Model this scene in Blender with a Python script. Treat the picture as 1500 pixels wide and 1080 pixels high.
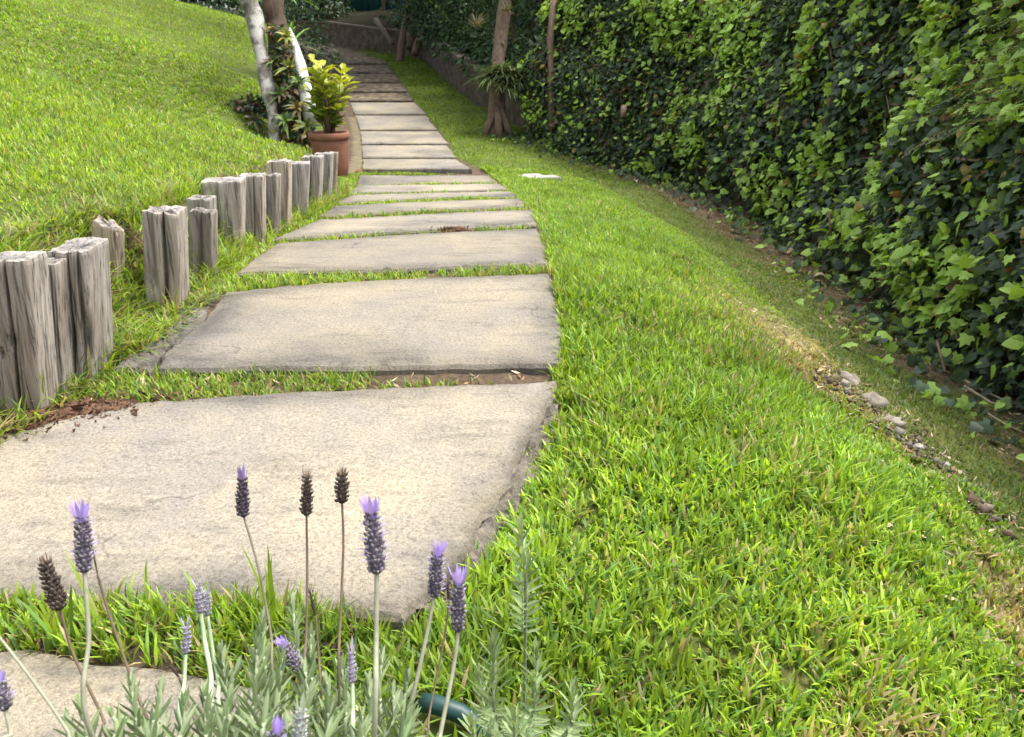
import bpy, math, random
import numpy as np
from mathutils import Vector, Matrix, Quaternion
from mathutils.geometry import delaunay_2d_cdt

# ------------------------------------------------------------------ camera, sky, sun, exposure
SC = bpy.context.scene
for o in list(bpy.data.objects):
    bpy.data.objects.remove(o)
COL = SC.collection
F = 1150.0 / 1500.0            # focal length over picture width
PITCH = math.radians(22.0)
CP, SP = math.cos(PITCH), math.sin(PITCH)
CAMZ = 0.8
cam = bpy.data.cameras.new('camera')
cam.lens = 36.0 * F
cam.sensor_width = 36.0
cam.clip_start = 0.02
cam.clip_end = 400.0
cam.dof.use_dof = True
cam.dof.focus_distance = 1.25
cam.dof.aperture_fstop = 36.0 * F / 1.5
co = bpy.data.objects.new('camera', cam)
COL.objects.link(co)
co.location = (0, 0, CAMZ)
co.rotation_euler = (math.pi / 2 - PITCH, 0, 0)
SC.camera = co

SUN_EL, SUN_AZ = math.radians(65), math.radians(66)      # azimuth clockwise from +Y (straight ahead)
w = bpy.data.worlds.new('World')
SC.world = w
w.use_nodes = True
nt = w.node_tree
nt.nodes.clear()
sky = nt.nodes.new('ShaderNodeTexSky')
sky.sky_type = 'NISHITA'
sky.sun_disc = False
sky.sun_elevation = SUN_EL
sky.sun_rotation = SUN_AZ
sky.air_density = 1.0
sky.dust_density = 5.0
bg = nt.nodes.new('ShaderNodeBackground')
bg.inputs['Strength'].default_value = 0.15
wo = nt.nodes.new('ShaderNodeOutputWorld')
hz = nt.nodes.new('ShaderNodeHueSaturation')      # thin high cloud: a whiter sky
hz.inputs['Saturation'].default_value = 0.35
nt.links.new(sky.outputs[0], hz.inputs['Color'])
nt.links.new(hz.outputs[0], bg.inputs[0])
nt.links.new(bg.outputs[0], wo.inputs[0])
sl = bpy.data.lights.new('sun', 'SUN')
sl.energy = 1.3
sl.angle = math.radians(16.0)
sl.color = (1.0, 0.96, 0.90)
so = bpy.data.objects.new('sun', sl)
COL.objects.link(so)
so.rotation_euler = Vector((math.cos(SUN_EL) * math.sin(SUN_AZ), math.cos(SUN_EL) * math.cos(SUN_AZ), math.sin(SUN_EL))).to_track_quat('Z', 'Y').to_euler()
so.location = (6, 4, 9)
SC.view_settings.view_transform = 'Standard'
SC.view_settings.look = 'None'
SC.view_settings.exposure = 1.65
SC.view_settings.gamma = 1.0
SC.view_settings.use_curve_mapping = False
SC.render.engine = 'CYCLES'
SC.cycles.max_bounces = 6
SC.cycles.transparent_max_bounces = 4
SC.cycles.use_denoising = True

# ------------------------------------------------------------------ helpers
rng = np.random.default_rng(7)
random.seed(7)


def at(px, py, d):
    """a point seen at picture position px, py, d metres along the view axis"""
    u = (px - 750) / 1150.0
    v = (py - 540) / 1150.0
    return np.array([u * d, d * (CP - v * SP), CAMZ - d * (v * CP + SP)])


def in_view(P, m=1.2):
    """rough test: inside a widened view"""
    x, y, z = P[:, 0], P[:, 1], P[:, 2] - CAMZ
    d = y * CP - z * SP
    v = -(y * SP + z * CP)
    return (d > 0.15) & (np.abs(x) < m * 0.652 * d + 0.5) & (np.abs(v) < m * 0.47 * d + 0.4)


def view_d(P):
    return P[:, 1] * CP - (P[:, 2] - CAMZ) * SP


_lat = np.random.default_rng(3).random((64, 64, 64)).astype(np.float32)


def noise(x, y, z=0.0):
    """smooth value noise 0..1, arrays welcome"""
    x = np.asarray(x, float) + 100.0
    y = np.asarray(y, float) + 100.0
    z = np.asarray(z, float) + 100.0 + 0 * x
    xi, yi, zi = np.floor(x).astype(int), np.floor(y).astype(int), np.floor(z).astype(int)
    fx, fy, fz = x - xi, y - yi, z - zi
    fx = fx * fx * (3 - 2 * fx)
    fy = fy * fy * (3 - 2 * fy)
    fz = fz * fz * (3 - 2 * fz)
    r = 0
    for a in (0, 1):
        for b in (0, 1):
            for c in (0, 1):
                wgt = (fx if a else 1 - fx) * (fy if b else 1 - fy) * (fz if c else 1 - fz)
                r = r + wgt * _lat[(xi + a) % 64, (yi + b) % 64, (zi + c) % 64]
    return r


def sstep(a, b, x):
    t = np.clip((x - a) / (b - a), 0, 1)
    return t * t * (3 - 2 * t)


def sd_line(P, x, y):
    """signed distance to a polyline; positive on its right-hand side"""
    x = np.asarray(x, float)
    y = np.asarray(y, float)
    best = np.full(x.shape, 1e9)
    sgn = np.ones(x.shape)
    for (ax, ay), (bx, by) in zip(P[:-1], P[1:]):
        dx, dy = bx - ax, by - ay
        t = np.clip(((x - ax) * dx + (y - ay) * dy) / (dx * dx + dy * dy), 0, 1)
        d = np.hypot(x - ax - t * dx, y - ay - t * dy)
        s = np.where((x - ax) * dy - (y - ay) * dx >= 0, 1.0, -1.0)
        m = d < best
        best = np.where(m, d, best)
        sgn = np.where(m, s, sgn)
    return best * sgn


def inside(poly, x, y):
    c = np.zeros(x.shape, bool)
    n = len(poly)
    for i in range(n):
        x1, y1 = poly[i][:2]
        x2, y2 = poly[(i + 1) % n][:2]
        if y1 == y2:
            continue
        c ^= ((y1 > y) != (y2 > y)) & (x < (x2 - x1) * (y - y1) / (y2 - y1) + x1)
    return c


def tag(o, label=None, cat=None, group=None, kind=None):
    if label:
        o['label'] = label
    if cat:
        o['category'] = cat
    if group:
        o['group'] = group
    if kind:
        o['kind'] = kind
    return o


def link(name, me, mat=None, parent=None, loc=None, rot=None, scale=None):
    o = bpy.data.objects.new(name, me)
    COL.objects.link(o)
    if mat is not None and me is not None and not me.materials:
        me.materials.append(mat)
    if parent is not None:
        o.parent = parent
        if parent.type == 'EMPTY':
            o.matrix_parent_inverse = Matrix.Translation(-parent.location)
    if loc is not None:
        o.location = loc
    if rot is not None:
        o.rotation_euler = rot
    if scale is not None:
        o.scale = scale
    return o


def empty(name, loc):
    o = bpy.data.objects.new(name, None)
    COL.objects.link(o)
    o.location = [float(c) for c in loc]
    o.empty_display_size = 0.05
    return o


def np_mesh(name, V, Fc, C=None, smooth=True):
    """mesh of equal-sided faces from numpy arrays, with an optional point colour"""
    me = bpy.data.meshes.new(name)
    V = np.asarray(V, np.float32).reshape(-1, 3)
    Fc = np.asarray(Fc, np.int32)
    nf, k = Fc.shape
    me.vertices.add(len(V))
    me.vertices.foreach_set('co', V.ravel())
    me.loops.add(nf * k)
    me.loops.foreach_set('vertex_index', Fc.ravel())
    me.polygons.add(nf)
    me.polygons.foreach_set('loop_start', np.arange(nf, dtype=np.int32) * k)
    if smooth:
        me.polygons.foreach_set('use_smooth', np.ones(nf, bool))
    if C is not None:
        a = me.attributes.new('Col', 'FLOAT_COLOR', 'POINT')
        c4 = np.ones((len(V), 4), np.float32)
        c4[:, :3] = C
        a.data.foreach_set('color', c4.ravel())
    me.update()
    return me


def basis(n, t):
    """rotation matrices with z along n and y along t made square to n"""
    n = n / np.linalg.norm(n, axis=1, keepdims=True)
    t = t - (t * n).sum(1, keepdims=True) * n
    t = t / (np.linalg.norm(t, axis=1, keepdims=True) + 1e-9)
    x = np.cross(t, n)
    return np.stack([x, t, n], axis=2)


def scatter(name, tv, tf, pos, R, sc, C, smooth=True):
    """one joined mesh: template tv, tf copied to every position"""
    N, k = len(pos), len(tv)
    sc = np.asarray(sc, float)
    if sc.ndim == 1:
        sc = sc[:, None] * np.ones(3)
    V = np.einsum('nij,nkj->nki', R, tv[None] * sc[:, None, :]) + pos[:, None, :]
    Fc = (np.asarray(tf)[None] + (np.arange(N) * k)[:, None, None]).reshape(-1, len(tf[0]))
    return np_mesh(name, V.reshape(-1, 3), Fc, np.repeat(C, k, axis=0), smooth)


class MB:
    """collects shapes; build() links them as one mesh"""
    def __init__(s):
        s.v, s.f, s.c = [], [], []

    def add(s, v, f, c=(1, 1, 1)):
        o = len(s.v)
        s.v += [tuple(map(float, p)) for p in v]
        s.f += [tuple(i + o for i in q) for q in f]
        s.c += [c] * len(v)

    def tube(s, pts, rad, n=8, c=(1, 1, 1), cap=True, bump=0.0, seed=0.0):
        pts = [np.asarray(p, float) for p in pts]
        m = len(pts)
        if np.isscalar(rad):
            rad = [rad] * m
        v, f = [], []
        a = None
        for i in range(m):
            t = pts[min(i + 1, m - 1)] - pts[max(i - 1, 0)]
            t = t / (np.linalg.norm(t) + 1e-9)
            if a is None:
                a = np.cross(t, (0.3, 1, 0.2))
            a = a - a.dot(t) * t
            a /= np.linalg.norm(a) + 1e-9
            b = np.cross(t, a)
            for k in range(n):
                th = 2 * math.pi * k / n
                r = rad[i]
                if bump:
                    r *= 1 + bump * (float(noise(math.cos(th) * 1.5 + seed, math.sin(th) * 1.5, i * 0.6)) - 0.5) * 2
                v.append(pts[i] + r * (math.cos(th) * a + math.sin(th) * b))
        for i in range(m - 1):
            for k in range(n):
                f.append((i * n + k, i * n + (k + 1) % n, (i + 1) * n + (k + 1) % n, (i + 1) * n + k))
        if cap:
            f.append(tuple(reversed(range(n))))
            f.append(tuple(range((m - 1) * n, m * n)))
        s.add(v, f, c)

    def lathe(s, prof, n=24, c=(1, 1, 1), org=(0, 0, 0)):
        v, f = [], []
        for r, z in prof:
            for k in range(n):
                th = 2 * math.pi * k / n
                v.append((org[0] + r * math.cos(th), org[1] + r * math.sin(th), org[2] + z))
        for i in range(len(prof) - 1):
            for k in range(n):
                f.append((i * n + k, i * n + (k + 1) % n, (i + 1) * n + (k + 1) % n, (i + 1) * n + k))
        s.add(v, f, c)

    def mesh(s, name, smooth=True):
        me = bpy.data.meshes.new(name)
        me.from_pydata(s.v, [], s.f)
        a = me.attributes.new('Col', 'FLOAT_COLOR', 'POINT')
        c4 = np.ones((len(s.v), 4), np.float32)
        c4[:, :3] = np.array(s.c)
        a.data.foreach_set('color', c4.ravel())
        me.polygons.foreach_set('use_smooth', np.full(len(me.polygons), smooth))
        me.update()
        return me

    def build(s, name, mat, parent=None, smooth=True):
        return link(name, s.mesh(name, smooth), mat, parent)


# ------------------------------------------------------------------ materials
def new_mat(name):
    m = bpy.data.materials.new(name)
    m.use_nodes = True
    t = m.node_tree
    t.nodes.clear()
    out = t.nodes.new('ShaderNodeOutputMaterial')
    p = t.nodes.new('ShaderNodeBsdfPrincipled')
    t.links.new(p.outputs[0], out.inputs[0])
    return m, t, p, out


def nd(t, kind, **kw):
    n = t.nodes.new(kind)
    for k, v in kw.items():
        if k in n.inputs:
            n.inputs[k].default_value = v
        else:
            setattr(n, k, v)
    return n


def ramp(t, fac, stops):
    r = t.nodes.new('ShaderNodeValToRGB')
    e = r.color_ramp.elements
    while len(e) < len(stops):
        e.new(0.5)
    for el, (p, c) in zip(e, stops):
        el.position = p
        el.color = (c[0], c[1], c[2], 1) if not np.isscalar(c) else (c, c, c, 1)
    t.links.new(fac, r.inputs[0])
    return r.outputs[0]


def mix(t, fac, a, b, mode='MIX'):
    m = t.nodes.new('ShaderNodeMix')
    m.data_type = 'RGBA'
    m.blend_type = mode
    for sock, val in ((m.inputs[0], fac), (m.inputs[6], a), (m.inputs[7], b)):
        if isinstance(val, bpy.types.NodeSocket):
            t.links.new(val, sock)
        elif np.isscalar(val):
            sock.default_value = val
        else:
            sock.default_value = (val[0], val[1], val[2], 1)
    return m.outputs[2]


def bump(t, p, h, strength=0.4, dist=0.01):
    b = nd(t, 'ShaderNodeBump', Strength=strength, Distance=dist)
    t.links.new(h, b.inputs['Height'])
    t.links.new(b.outputs[0], p.inputs['Normal'])


def coords(t, scale=(1, 1, 1)):
    c = t.nodes.new('ShaderNodeTexCoord')
    m = t.nodes.new('ShaderNodeMapping')
    m.inputs['Scale'].default_value = scale
    t.links.new(c.outputs['Object'], m.inputs[0])
    return m.outputs[0]


def tex(t, vec, scale, detail=4, rough=0.6):
    n = nd(t, 'ShaderNodeTexNoise', Scale=scale, Detail=detail, Roughness=rough)
    t.links.new(vec, n.inputs['Vector'])
    return n.outputs['Fac']


def mat_leaf(name, rough=0.5, trans=0.35, spec=0.4, vary=0.25, nscale=30):
    m, t, p, out = new_mat(name)
    a = nd(t, 'ShaderNodeAttribute', attribute_name='Col')
    v = coords(t)
    n = tex(t, v, nscale, 2)
    c = mix(t, 1.0, a.outputs['Color'], ramp(t, n, [(0.3, 1 - vary), (0.7, 1 + vary)]), 'MULTIPLY')
    t.links.new(c, p.inputs['Base Color'])
    p.inputs['Roughness'].default_value = rough
    p.inputs['Specular IOR Level'].default_value = spec
    if trans:
        tr = t.nodes.new('ShaderNodeBsdfTranslucent')
        t.links.new(mix(t, 1.0, c, (1.25, 1.2, 0.55), 'MULTIPLY'), tr.inputs[0])
        ms = t.nodes.new('ShaderNodeMixShader')
        ms.inputs[0].default_value = trans
        t.links.new(p.outputs[0], ms.inputs[1])
        t.links.new(tr.outputs[0], ms.inputs[2])
        t.links.new(ms.outputs[0], out.inputs[0])
    return m


def mat_plain(name, col, rough=0.7, vary=0.3, nscale=20, bstr=0.3, bdist=0.005, spec=0.3, attr=False):
    m, t, p, out = new_mat(name)
    v = coords(t)
    n = tex(t, v, nscale, 6, 0.65)
    base = col
    if attr:
        base = nd(t, 'ShaderNodeAttribute', attribute_name='Col').outputs['Color']
    c = mix(t, 1.0, base, ramp(t, n, [(0.25, 1 - vary), (0.75, 1 + vary)]), 'MULTIPLY')
    t.links.new(c, p.inputs['Base Color'])
    p.inputs['Roughness'].default_value = rough
    p.inputs['Specular IOR Level'].default_value = spec
    if bstr:
        bump(t, p, n, bstr, bdist)
    return m


def mat_concrete(name, base, dark, rubble=False):
    m, t, p, out = new_mat(name)
    g = t.nodes.new('ShaderNodeNewGeometry')
    pos = g.outputs['Position']
    big = tex(t, pos, 1.7, 6, 0.7)
    mid = tex(t, pos, 9, 8, 0.75)
    fine = tex(t, pos, 140, 4, 0.7)
    grit = tex(t, pos, 420, 2, 0.6)
    mp = nd(t, 'ShaderNodeMapping')
    mp.inputs['Scale'].default_value = (2.2, 9, 4)
    mp.inputs['Rotation'].default_value = (0, 0, 0.25)
    t.links.new(pos, mp.inputs[0])
    streak = tex(t, mp.outputs[0], 2.0, 7, 0.7)
    c = mix(t, ramp(t, big, [(0.36, 0), (0.62, 0.95)]), [b * f for b, f in zip(base, (1.06, 1.03, .92))], [b * f for b, f in zip(base, (0.72, 0.735, 0.82))])
    c = mix(t, ramp(t, streak, [(0.52, 0), (0.72, 0.7)]), c, dark)
    c = mix(t, ramp(t, mid, [(0.62, 0), (0.78, 0.55)]), c, dark)
    c = mix(t, 1.0, c, ramp(t, fine, [(0.28, 0.5), (0.5, 1.0), (0.74, 1.28)]), 'MULTIPLY')
    c = mix(t, 0.8, c, ramp(t, grit, [(0.3, 0.7), (0.7, 1.25)]), 'MULTIPLY')
    wob = nd(t, 'ShaderNodeTexNoise', Scale=5.0, Detail=6.0)
    t.links.new(pos, wob.inputs['Vector'])
    off = nd(t, 'ShaderNodeVectorMath', operation='MULTIPLY_ADD')
    off.inputs[1].default_value = (.35, .35, .35)
    t.links.new(wob.outputs['Color'], off.inputs[0])
    t.links.new(pos, off.inputs[2])
    vc = nd(t, 'ShaderNodeTexVoronoi', Scale=1.7, feature='DISTANCE_TO_EDGE')
    t.links.new(off.outputs[0], vc.inputs['Vector'])
    crack = mix(t, ramp(t, big, [(0.5, 0), (0.6, 1)]), (0, 0, 0), ramp(t, vc.outputs['Distance'], [(0.0, 0.8), (0.012, 0.0)]))
    c = mix(t, crack, c, [d * .5 for d in dark])
    spot = tex(t, pos, 38, 3, 0.5)
    c = mix(t, ramp(t, spot, [(0.66, 0), (0.72, 0.5)]), c, dark)
    c = mix(t, ramp(t, spot, [(0.27, 0.35), (0.32, 0)]), c, [min(1, b * 1.5) for b in base])
    a = nd(t, 'ShaderNodeAttribute', attribute_name='Col')
    c = mix(t, 1.0, c, a.outputs['Color'], 'MULTIPLY')
    h = mix(t, 0.5, fine, mid)
    if rubble:
        vo = nd(t, 'ShaderNodeTexVoronoi', Scale=9.0)
        t.links.new(pos, vo.inputs['Vector'])
        c = mix(t, 1.0, c, ramp(t, vo.outputs['Distance'], [(0.2, 1.15), (0.6, 0.5)]), 'MULTIPLY')
        bump(t, p, vo.outputs['Distance'], 0.8, 0.03)
    else:
        bump(t, p, h, 0.9, 0.008)
    t.links.new(c, p.inputs['Base Color'])
    p.inputs['Roughness'].default_value = 0.9
    p.inputs['Specular IOR Level'].default_value = 0.2
    return m


def mat_wood(name):
    m, t, p, out = new_mat(name)
    v = coords(t, (1, 1, 0.045))
    v2 = coords(t, (1, 1, 0.3))
    grain = tex(t, v, 95, 6, 0.7)
    wide = tex(t, v, 26, 4, 0.6)
    blot = tex(t, v2, 14, 4, 0.6)
    c = mix(t, ramp(t, wide, [(0.35, 0), (0.65, 1)]), (0.40, 0.385, 0.36), (0.26, 0.238, 0.21))
    c = mix(t, ramp(t, blot, [(0.5, 0), (0.75, 0.6)]), c, (0.19, 0.14, 0.10))
    c = mix(t, 1.0, c, ramp(t, grain, [(0.36, 0.28), (0.48, 0.98), (0.72, 1.4)]), 'MULTIPLY')
    a = nd(t, 'ShaderNodeAttribute', attribute_name='Col')
    c = mix(t, 1.0, c, a.outputs['Color'], 'MULTIPLY')
    t.links.new(c, p.inputs['Base Color'])
    p.inputs['Roughness'].default_value = 0.85
    p.inputs['Specular IOR Level'].default_value = 0.2
    bump(t, p, grain, 0.7, 0.004)
    return m


def mat_ground(name):
    m, t, p, out = new_mat(name)
    a = nd(t, 'ShaderNodeAttribute', attribute_name='Col')
    g = t.nodes.new('ShaderNodeNewGeometry')
    pos = g.outputs['Position']
    n1 = tex(t, pos, 60, 6, 0.75)
    n2 = tex(t, pos, 7, 5, 0.7)
    c = mix(t, 1.0, a.outputs['Color'], ramp(t, n1, [(0.25, 0.45), (0.5, 1.0), (0.8, 1.6)]), 'MULTIPLY')
    c = mix(t, 1.0, c, ramp(t, n2, [(0.3, 0.75), (0.7, 1.25)]), 'MULTIPLY')
    t.links.new(c, p.inputs['Base Color'])
    p.inputs['Roughness'].default_value = 0.95
    p.inputs['Specular IOR Level'].default_value = 0.1
    bump(t, p, n1, 0.8, 0.015)
    return m


def mat_bark(name, base, dark, light=None):
    m, t, p, out = new_mat(name)
    v = coords(t, (1, 1, 0.35))
    n = tex(t, v, 30, 8, 0.7)
    b = tex(t, coords(t), 7, 5, 0.6)
    c = mix(t, ramp(t, n, [(0.35, 0), (0.65, 1)]), dark, base)
    if light:
        c = mix(t, ramp(t, b, [(0.47, 0), (0.58, 1)]), c, light)
    t.links.new(c, p.inputs['Base Color'])
    p.inputs['Roughness'].default_value = 0.9
    p.inputs['Specular IOR Level'].default_value = 0.15
    bump(t, p, n, 0.8, 0.012)
    return m


M_GRASS = mat_leaf('grass blade', 0.5, 0.44, 0.35, 0.18, 15)
M_IVY = mat_leaf('ivy leaf', 0.45, 0.38, 0.4, 0.25, 40)
M_LEAF = mat_leaf('shrub leaf', 0.5, 0.3, 0.35, 0.25, 20)
M_LAV = mat_leaf('lavender leaf', 0.7, 0.22, 0.2, 0.15, 60)
M_PETAL = mat_leaf('lavender petal', 0.6, 0.4, 0.2, 0.1, 80)
M_DRY = mat_plain('dry plant matter', (1, 1, 1), 0.9, 0.3, 60, 0.3, 0.003, 0.15, attr=True)
M_CALYX = mat_plain('lavender calyx', (1, 1, 1), 0.85, 0.35, 500, 0.4, 0.001, 0.2, attr=True)
M_GROUND = mat_ground('soil and thatch')
M_SLAB = mat_concrete('path concrete', (0.262, 0.234, 0.184), (0.10, 0.09, 0.078))
M_RUBBLE = mat_concrete('rubble concrete', (0.22, 0.175, 0.125), (0.09, 0.07, 0.055), True)
M_WOOD = mat_wood('weathered timber')
M_WALL = mat_bark('stained wall render', (0.10, 0.078, 0.058), (0.045, 0.036, 0.028), (0.12, 0.095, 0.072))  # stains, plus a base darkened to stand in for tree shade
M_COPE = mat_plain('wall coping', (0.13, 0.105, 0.08), 0.9, 0.4, 14, 0.5, 0.01)
M_TERRA = mat_plain('terracotta', (0.20, 0.088, 0.055), 0.8, 0.25, 12, 0.25, 0.004)
M_SOIL = mat_plain('red soil', (0.135, 0.078, 0.05), 0.95, 0.5, 90, 1.0, 0.012, 0.1)
M_STONE = mat_plain('pale stone', (0.25, 0.22, 0.175), 0.9, 0.4, 30, 0.8, 0.01, 0.2)
M_LUMP = mat_plain('broken concrete', (0.15, 0.13, 0.105), 0.95, 0.5, 45, 1.0, 0.012, 0.15)
M_WHITESTONE = mat_plain('white stone', (0.30, 0.29, 0.26), 0.85, 0.25, 25, 0.5, 0.01, 0.2)
M_HOSE = mat_plain('green hose', (0.006, 0.038, 0.034), 0.5, 0.15, 30, 0.1, 0.001, 0.5)
M_BARKPALE = mat_bark('pale lichen bark', (0.20, 0.18, 0.155), (0.08, 0.07, 0.055), (0.36, 0.345, 0.315))
M_BARKDARK = mat_bark('dark bark', (0.12, 0.085, 0.06), (0.05, 0.035, 0.028))
M_BARKBROWN = mat_bark('brown bark', (0.22, 0.155, 0.11), (0.10, 0.07, 0.05))
M_WHITEPOLE = mat_bark('whitewashed wood', (0.50, 0.49, 0.46), (0.30, 0.29, 0.27), (0.56, 0.55, 0.52))
M_TWIG = mat_bark('hedge twigs', (0.075, 0.08, 0.045), (0.045, 0.048, 0.03))
M_TEAL = mat_plain('teal sheet', (0.010, 0.075, 0.075), 0.6, 0.25, 6, 0.1, 0.01)

# ------------------------------------------------------------------ the lie of the land
HP_Y = [-3, 0.5, 1.0, 1.8, 2.78, 3.73, 4.62, 5.35, 5.97, 6.7, 7.5, 8.74, 9.83, 10.93, 12.17, 13.5, 15.4, 19.4, 21.7, 30, 60]
HP_H = [.84, .815, .80, .765, .735, .785, .845, .915, .972, 1.025, 1.07, 1.055, 1.03, .963, .85, .74, .525, .0, -.33, -.5, -.3]
XR_Y = [-3, 0.3, .75, 1.0, 1.3, 1.55, 1.8, 2.78, 3.73, 4.62, 5.35, 5.97, 6.7, 7.55, 8.74, 9.83, 10.93, 12.17, 13.5, 15.4, 17.5, 19.4, 60]
XR_X = [-.6, -.5, -.36, -.16, -.02, .06, .11, .145, .137, .112, .03, -.03, -.1, -.2, -.63, -.78, -1.0, -1.29, -1.61, -2.04, -2.6, -3.6, -3.6]
XL_Y = [-3, 1.0, 1.8, 2.6, 3.7, 4.62, 5.35, 6.7, 7.55, 8.74, 9.83, 10.93, 12.17, 13.5, 15.4, 17.5, 60]
XL_X = [-1.5, -1.5, -1.12, -1.08, -1.08, -1.14, -1.2, -1.32, -1.47, -1.63, -1.82, -2.04, -2.33, -2.62, -3.1, -4.2, -5]
HL_Y = [-3, 2.8, 5.4, 8.64, 10.4, 13.2, 18.3, 19.4, 21.7, 30, 60]
HL_H = [1.36, 1.34, 1.38, 1.28, 1.05, .74, .10, .0, -.33, -.5, -.3]
EDGE = [(2.05, -3), (2.05, 2.8), (2.1, 5.4), (1.85, 7), (1.36, 8.64), (.43, 10.4), (-.576, 13.2), (-1.94, 18.3), (-3.07, 19.4), (-4.46, 20.6), (-9, 23.5)]
STAKES = [(-1.3, -3), (-1.24, 1.0), (-1.17, 1.9), (-1.13, 2.5), (-1.2, 3.3), (-1.19, 4.6), (-1.24, 5.45), (-1.8, 6.1), (-2.05, 7.4), (-2.2, 9), (-2.6, 11), (-3.2, 13.5), (-4, 16), (-5.4, 18), (-12, 20.5)]
HT_Y = [-3, 1.9, 3.3, 4.6, 5.4, 6.2, 7.5, 9, 12, 20, 60]
HT_H = [.50, .52, .53, .60, .65, .74, .80, .52, .02, -.9, -1.0]
XI_Y = [-3, 2.8, 5.4, 7, 8.64, 10.4, 13.2, 18.3, 19.4, 60]
XI_X = [2.05, 2.05, 2.1, 1.85, 1.36, .43, -.576, -1.94, -3.07, -3.0]


def hp(y):
    return np.interp(y, HP_Y, HP_H)


def ground_parts(x, y):
    x = np.asarray(x, float)
    y = np.asarray(y, float)
    xr, xl, xi = np.interp(y, XR_Y, XR_X), np.interp(y, XL_Y, XL_X), np.interp(y, XI_Y, XI_X)
    sr = sd_line(EDGE, x, y)              # + behind the hedge and wall
    sq = -sd_line(STAKES, x, y)           # + on the upper lawn
    return xr, xl, xi, sr, sq


def ground(x, y, parts=None):
    x = np.asarray(x, float)
    y = np.asarray(y, float)
    xr, xl, xi, sr, sq = parts if parts is not None else ground_parts(x, y)
    h = hp(y)
    t = np.clip((x - xr) / np.maximum(xi - xr, 0.3), 0, 1)
    drop = np.maximum(np.interp(y, HL_Y, HL_H) - h, 0)
    prof = np.interp(t, [0, .15, .35, .5, .62, .75, 1], [0, .06, .23, .45, .66, .84, 1.0])
    z = CAMZ - h - drop * prof
    on_path = sstep(0.0, 0.05, x - (xl - 0.25)) * (1 - sstep(-0.02, 0.08, x - xr))
    z = z - 0.016 * on_path - 0.045 * sstep(-0.12, 0.0, x - xr) * (1 - sstep(0.0, 0.22, x - xr)) * (1 - sstep(1.6, 2.0, y))
    z = z + 0.05 * (noise(x * 1.3, y * 1.3) - 0.5) * sstep(0.1, 0.5, x - xr) * (1 - sstep(14, 18, y))
    z = z + 0.025 * (noise(x * 5, y * 5) - 0.5) * sstep(0.05, 0.3, x - xr)
    crumb = np.exp(-((t - .50) / .10) ** 2) * (1 - sstep(2.8, 3.8, y)) * (x > xr + .1)
    z = z + crumb * (.07 * (noise(x * 7, y * 7, 3.3) - .5) + .045 * (noise(x * 17, y * 17, 1.3) - .5))
    # raised ground behind the low wall
    back = sstep(0.06, 0.14, sr) * sstep(10.2, 10.6, y)
    z = z + back * (0.47 + 0.10 * np.clip(sr - 0.1, 0, 3))
    # the upper lawn behind the stakes
    dl = np.clip(sq, 0, 14)
    dl = dl * (1 - .92 * sstep(12.5, 18, y))
    zl = CAMZ - np.interp(y, HT_Y, HT_H) + 0.31 * dl - 0.010 * np.clip(dl - 3, 0, 12) ** 2
    zl = zl + 0.16 * (noise(x * 0.55 + 3, y * 0.55) - 0.5) * sstep(0.2, 1.5, sq) + 0.04 * (noise(x * 3, y * 3) - 0.5) * sstep(0, .4, sq)
    zl = zl - 0.10 * np.exp(-((x + 2.9 + 0.35 * (y - 6.5)) / 0.28) ** 2) * sstep(4.5, 5.5, y) * (1 - sstep(8, 9, y))
    wd = np.interp(y, [0, 1.95, 2.05, 2.42, 2.5, 5.3, 5.8, 60], [.06, .06, .20, .20, .10, .10, .6, 1.0])
    wl = sstep(-wd * 0.3, wd, sq)
    return z * (1 - wl) + zl * wl


def ray_path(px, py):
    """where the view ray of a picture position meets the path"""
    d = np.linspace(0.6, 26, 4000)
    P = np.array([at(px, py, a) for a in d])
    k = np.argmax(P[:, 2] < CAMZ - hp(P[:, 1]))
    return P[k]


def ray_ground(px, py, d0=0.5):
    d = np.linspace(d0, 26, 3000)
    u, v = (px - 750) / 1150.0, (py - 540) / 1150.0
    P = np.stack([u * d, d * (CP - v * SP), CAMZ - d * (v * CP + SP)], 1)
    k = np.argmax(P[:, 2] < ground(P[:, 0], P[:, 1]))
    return P[k]


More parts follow.
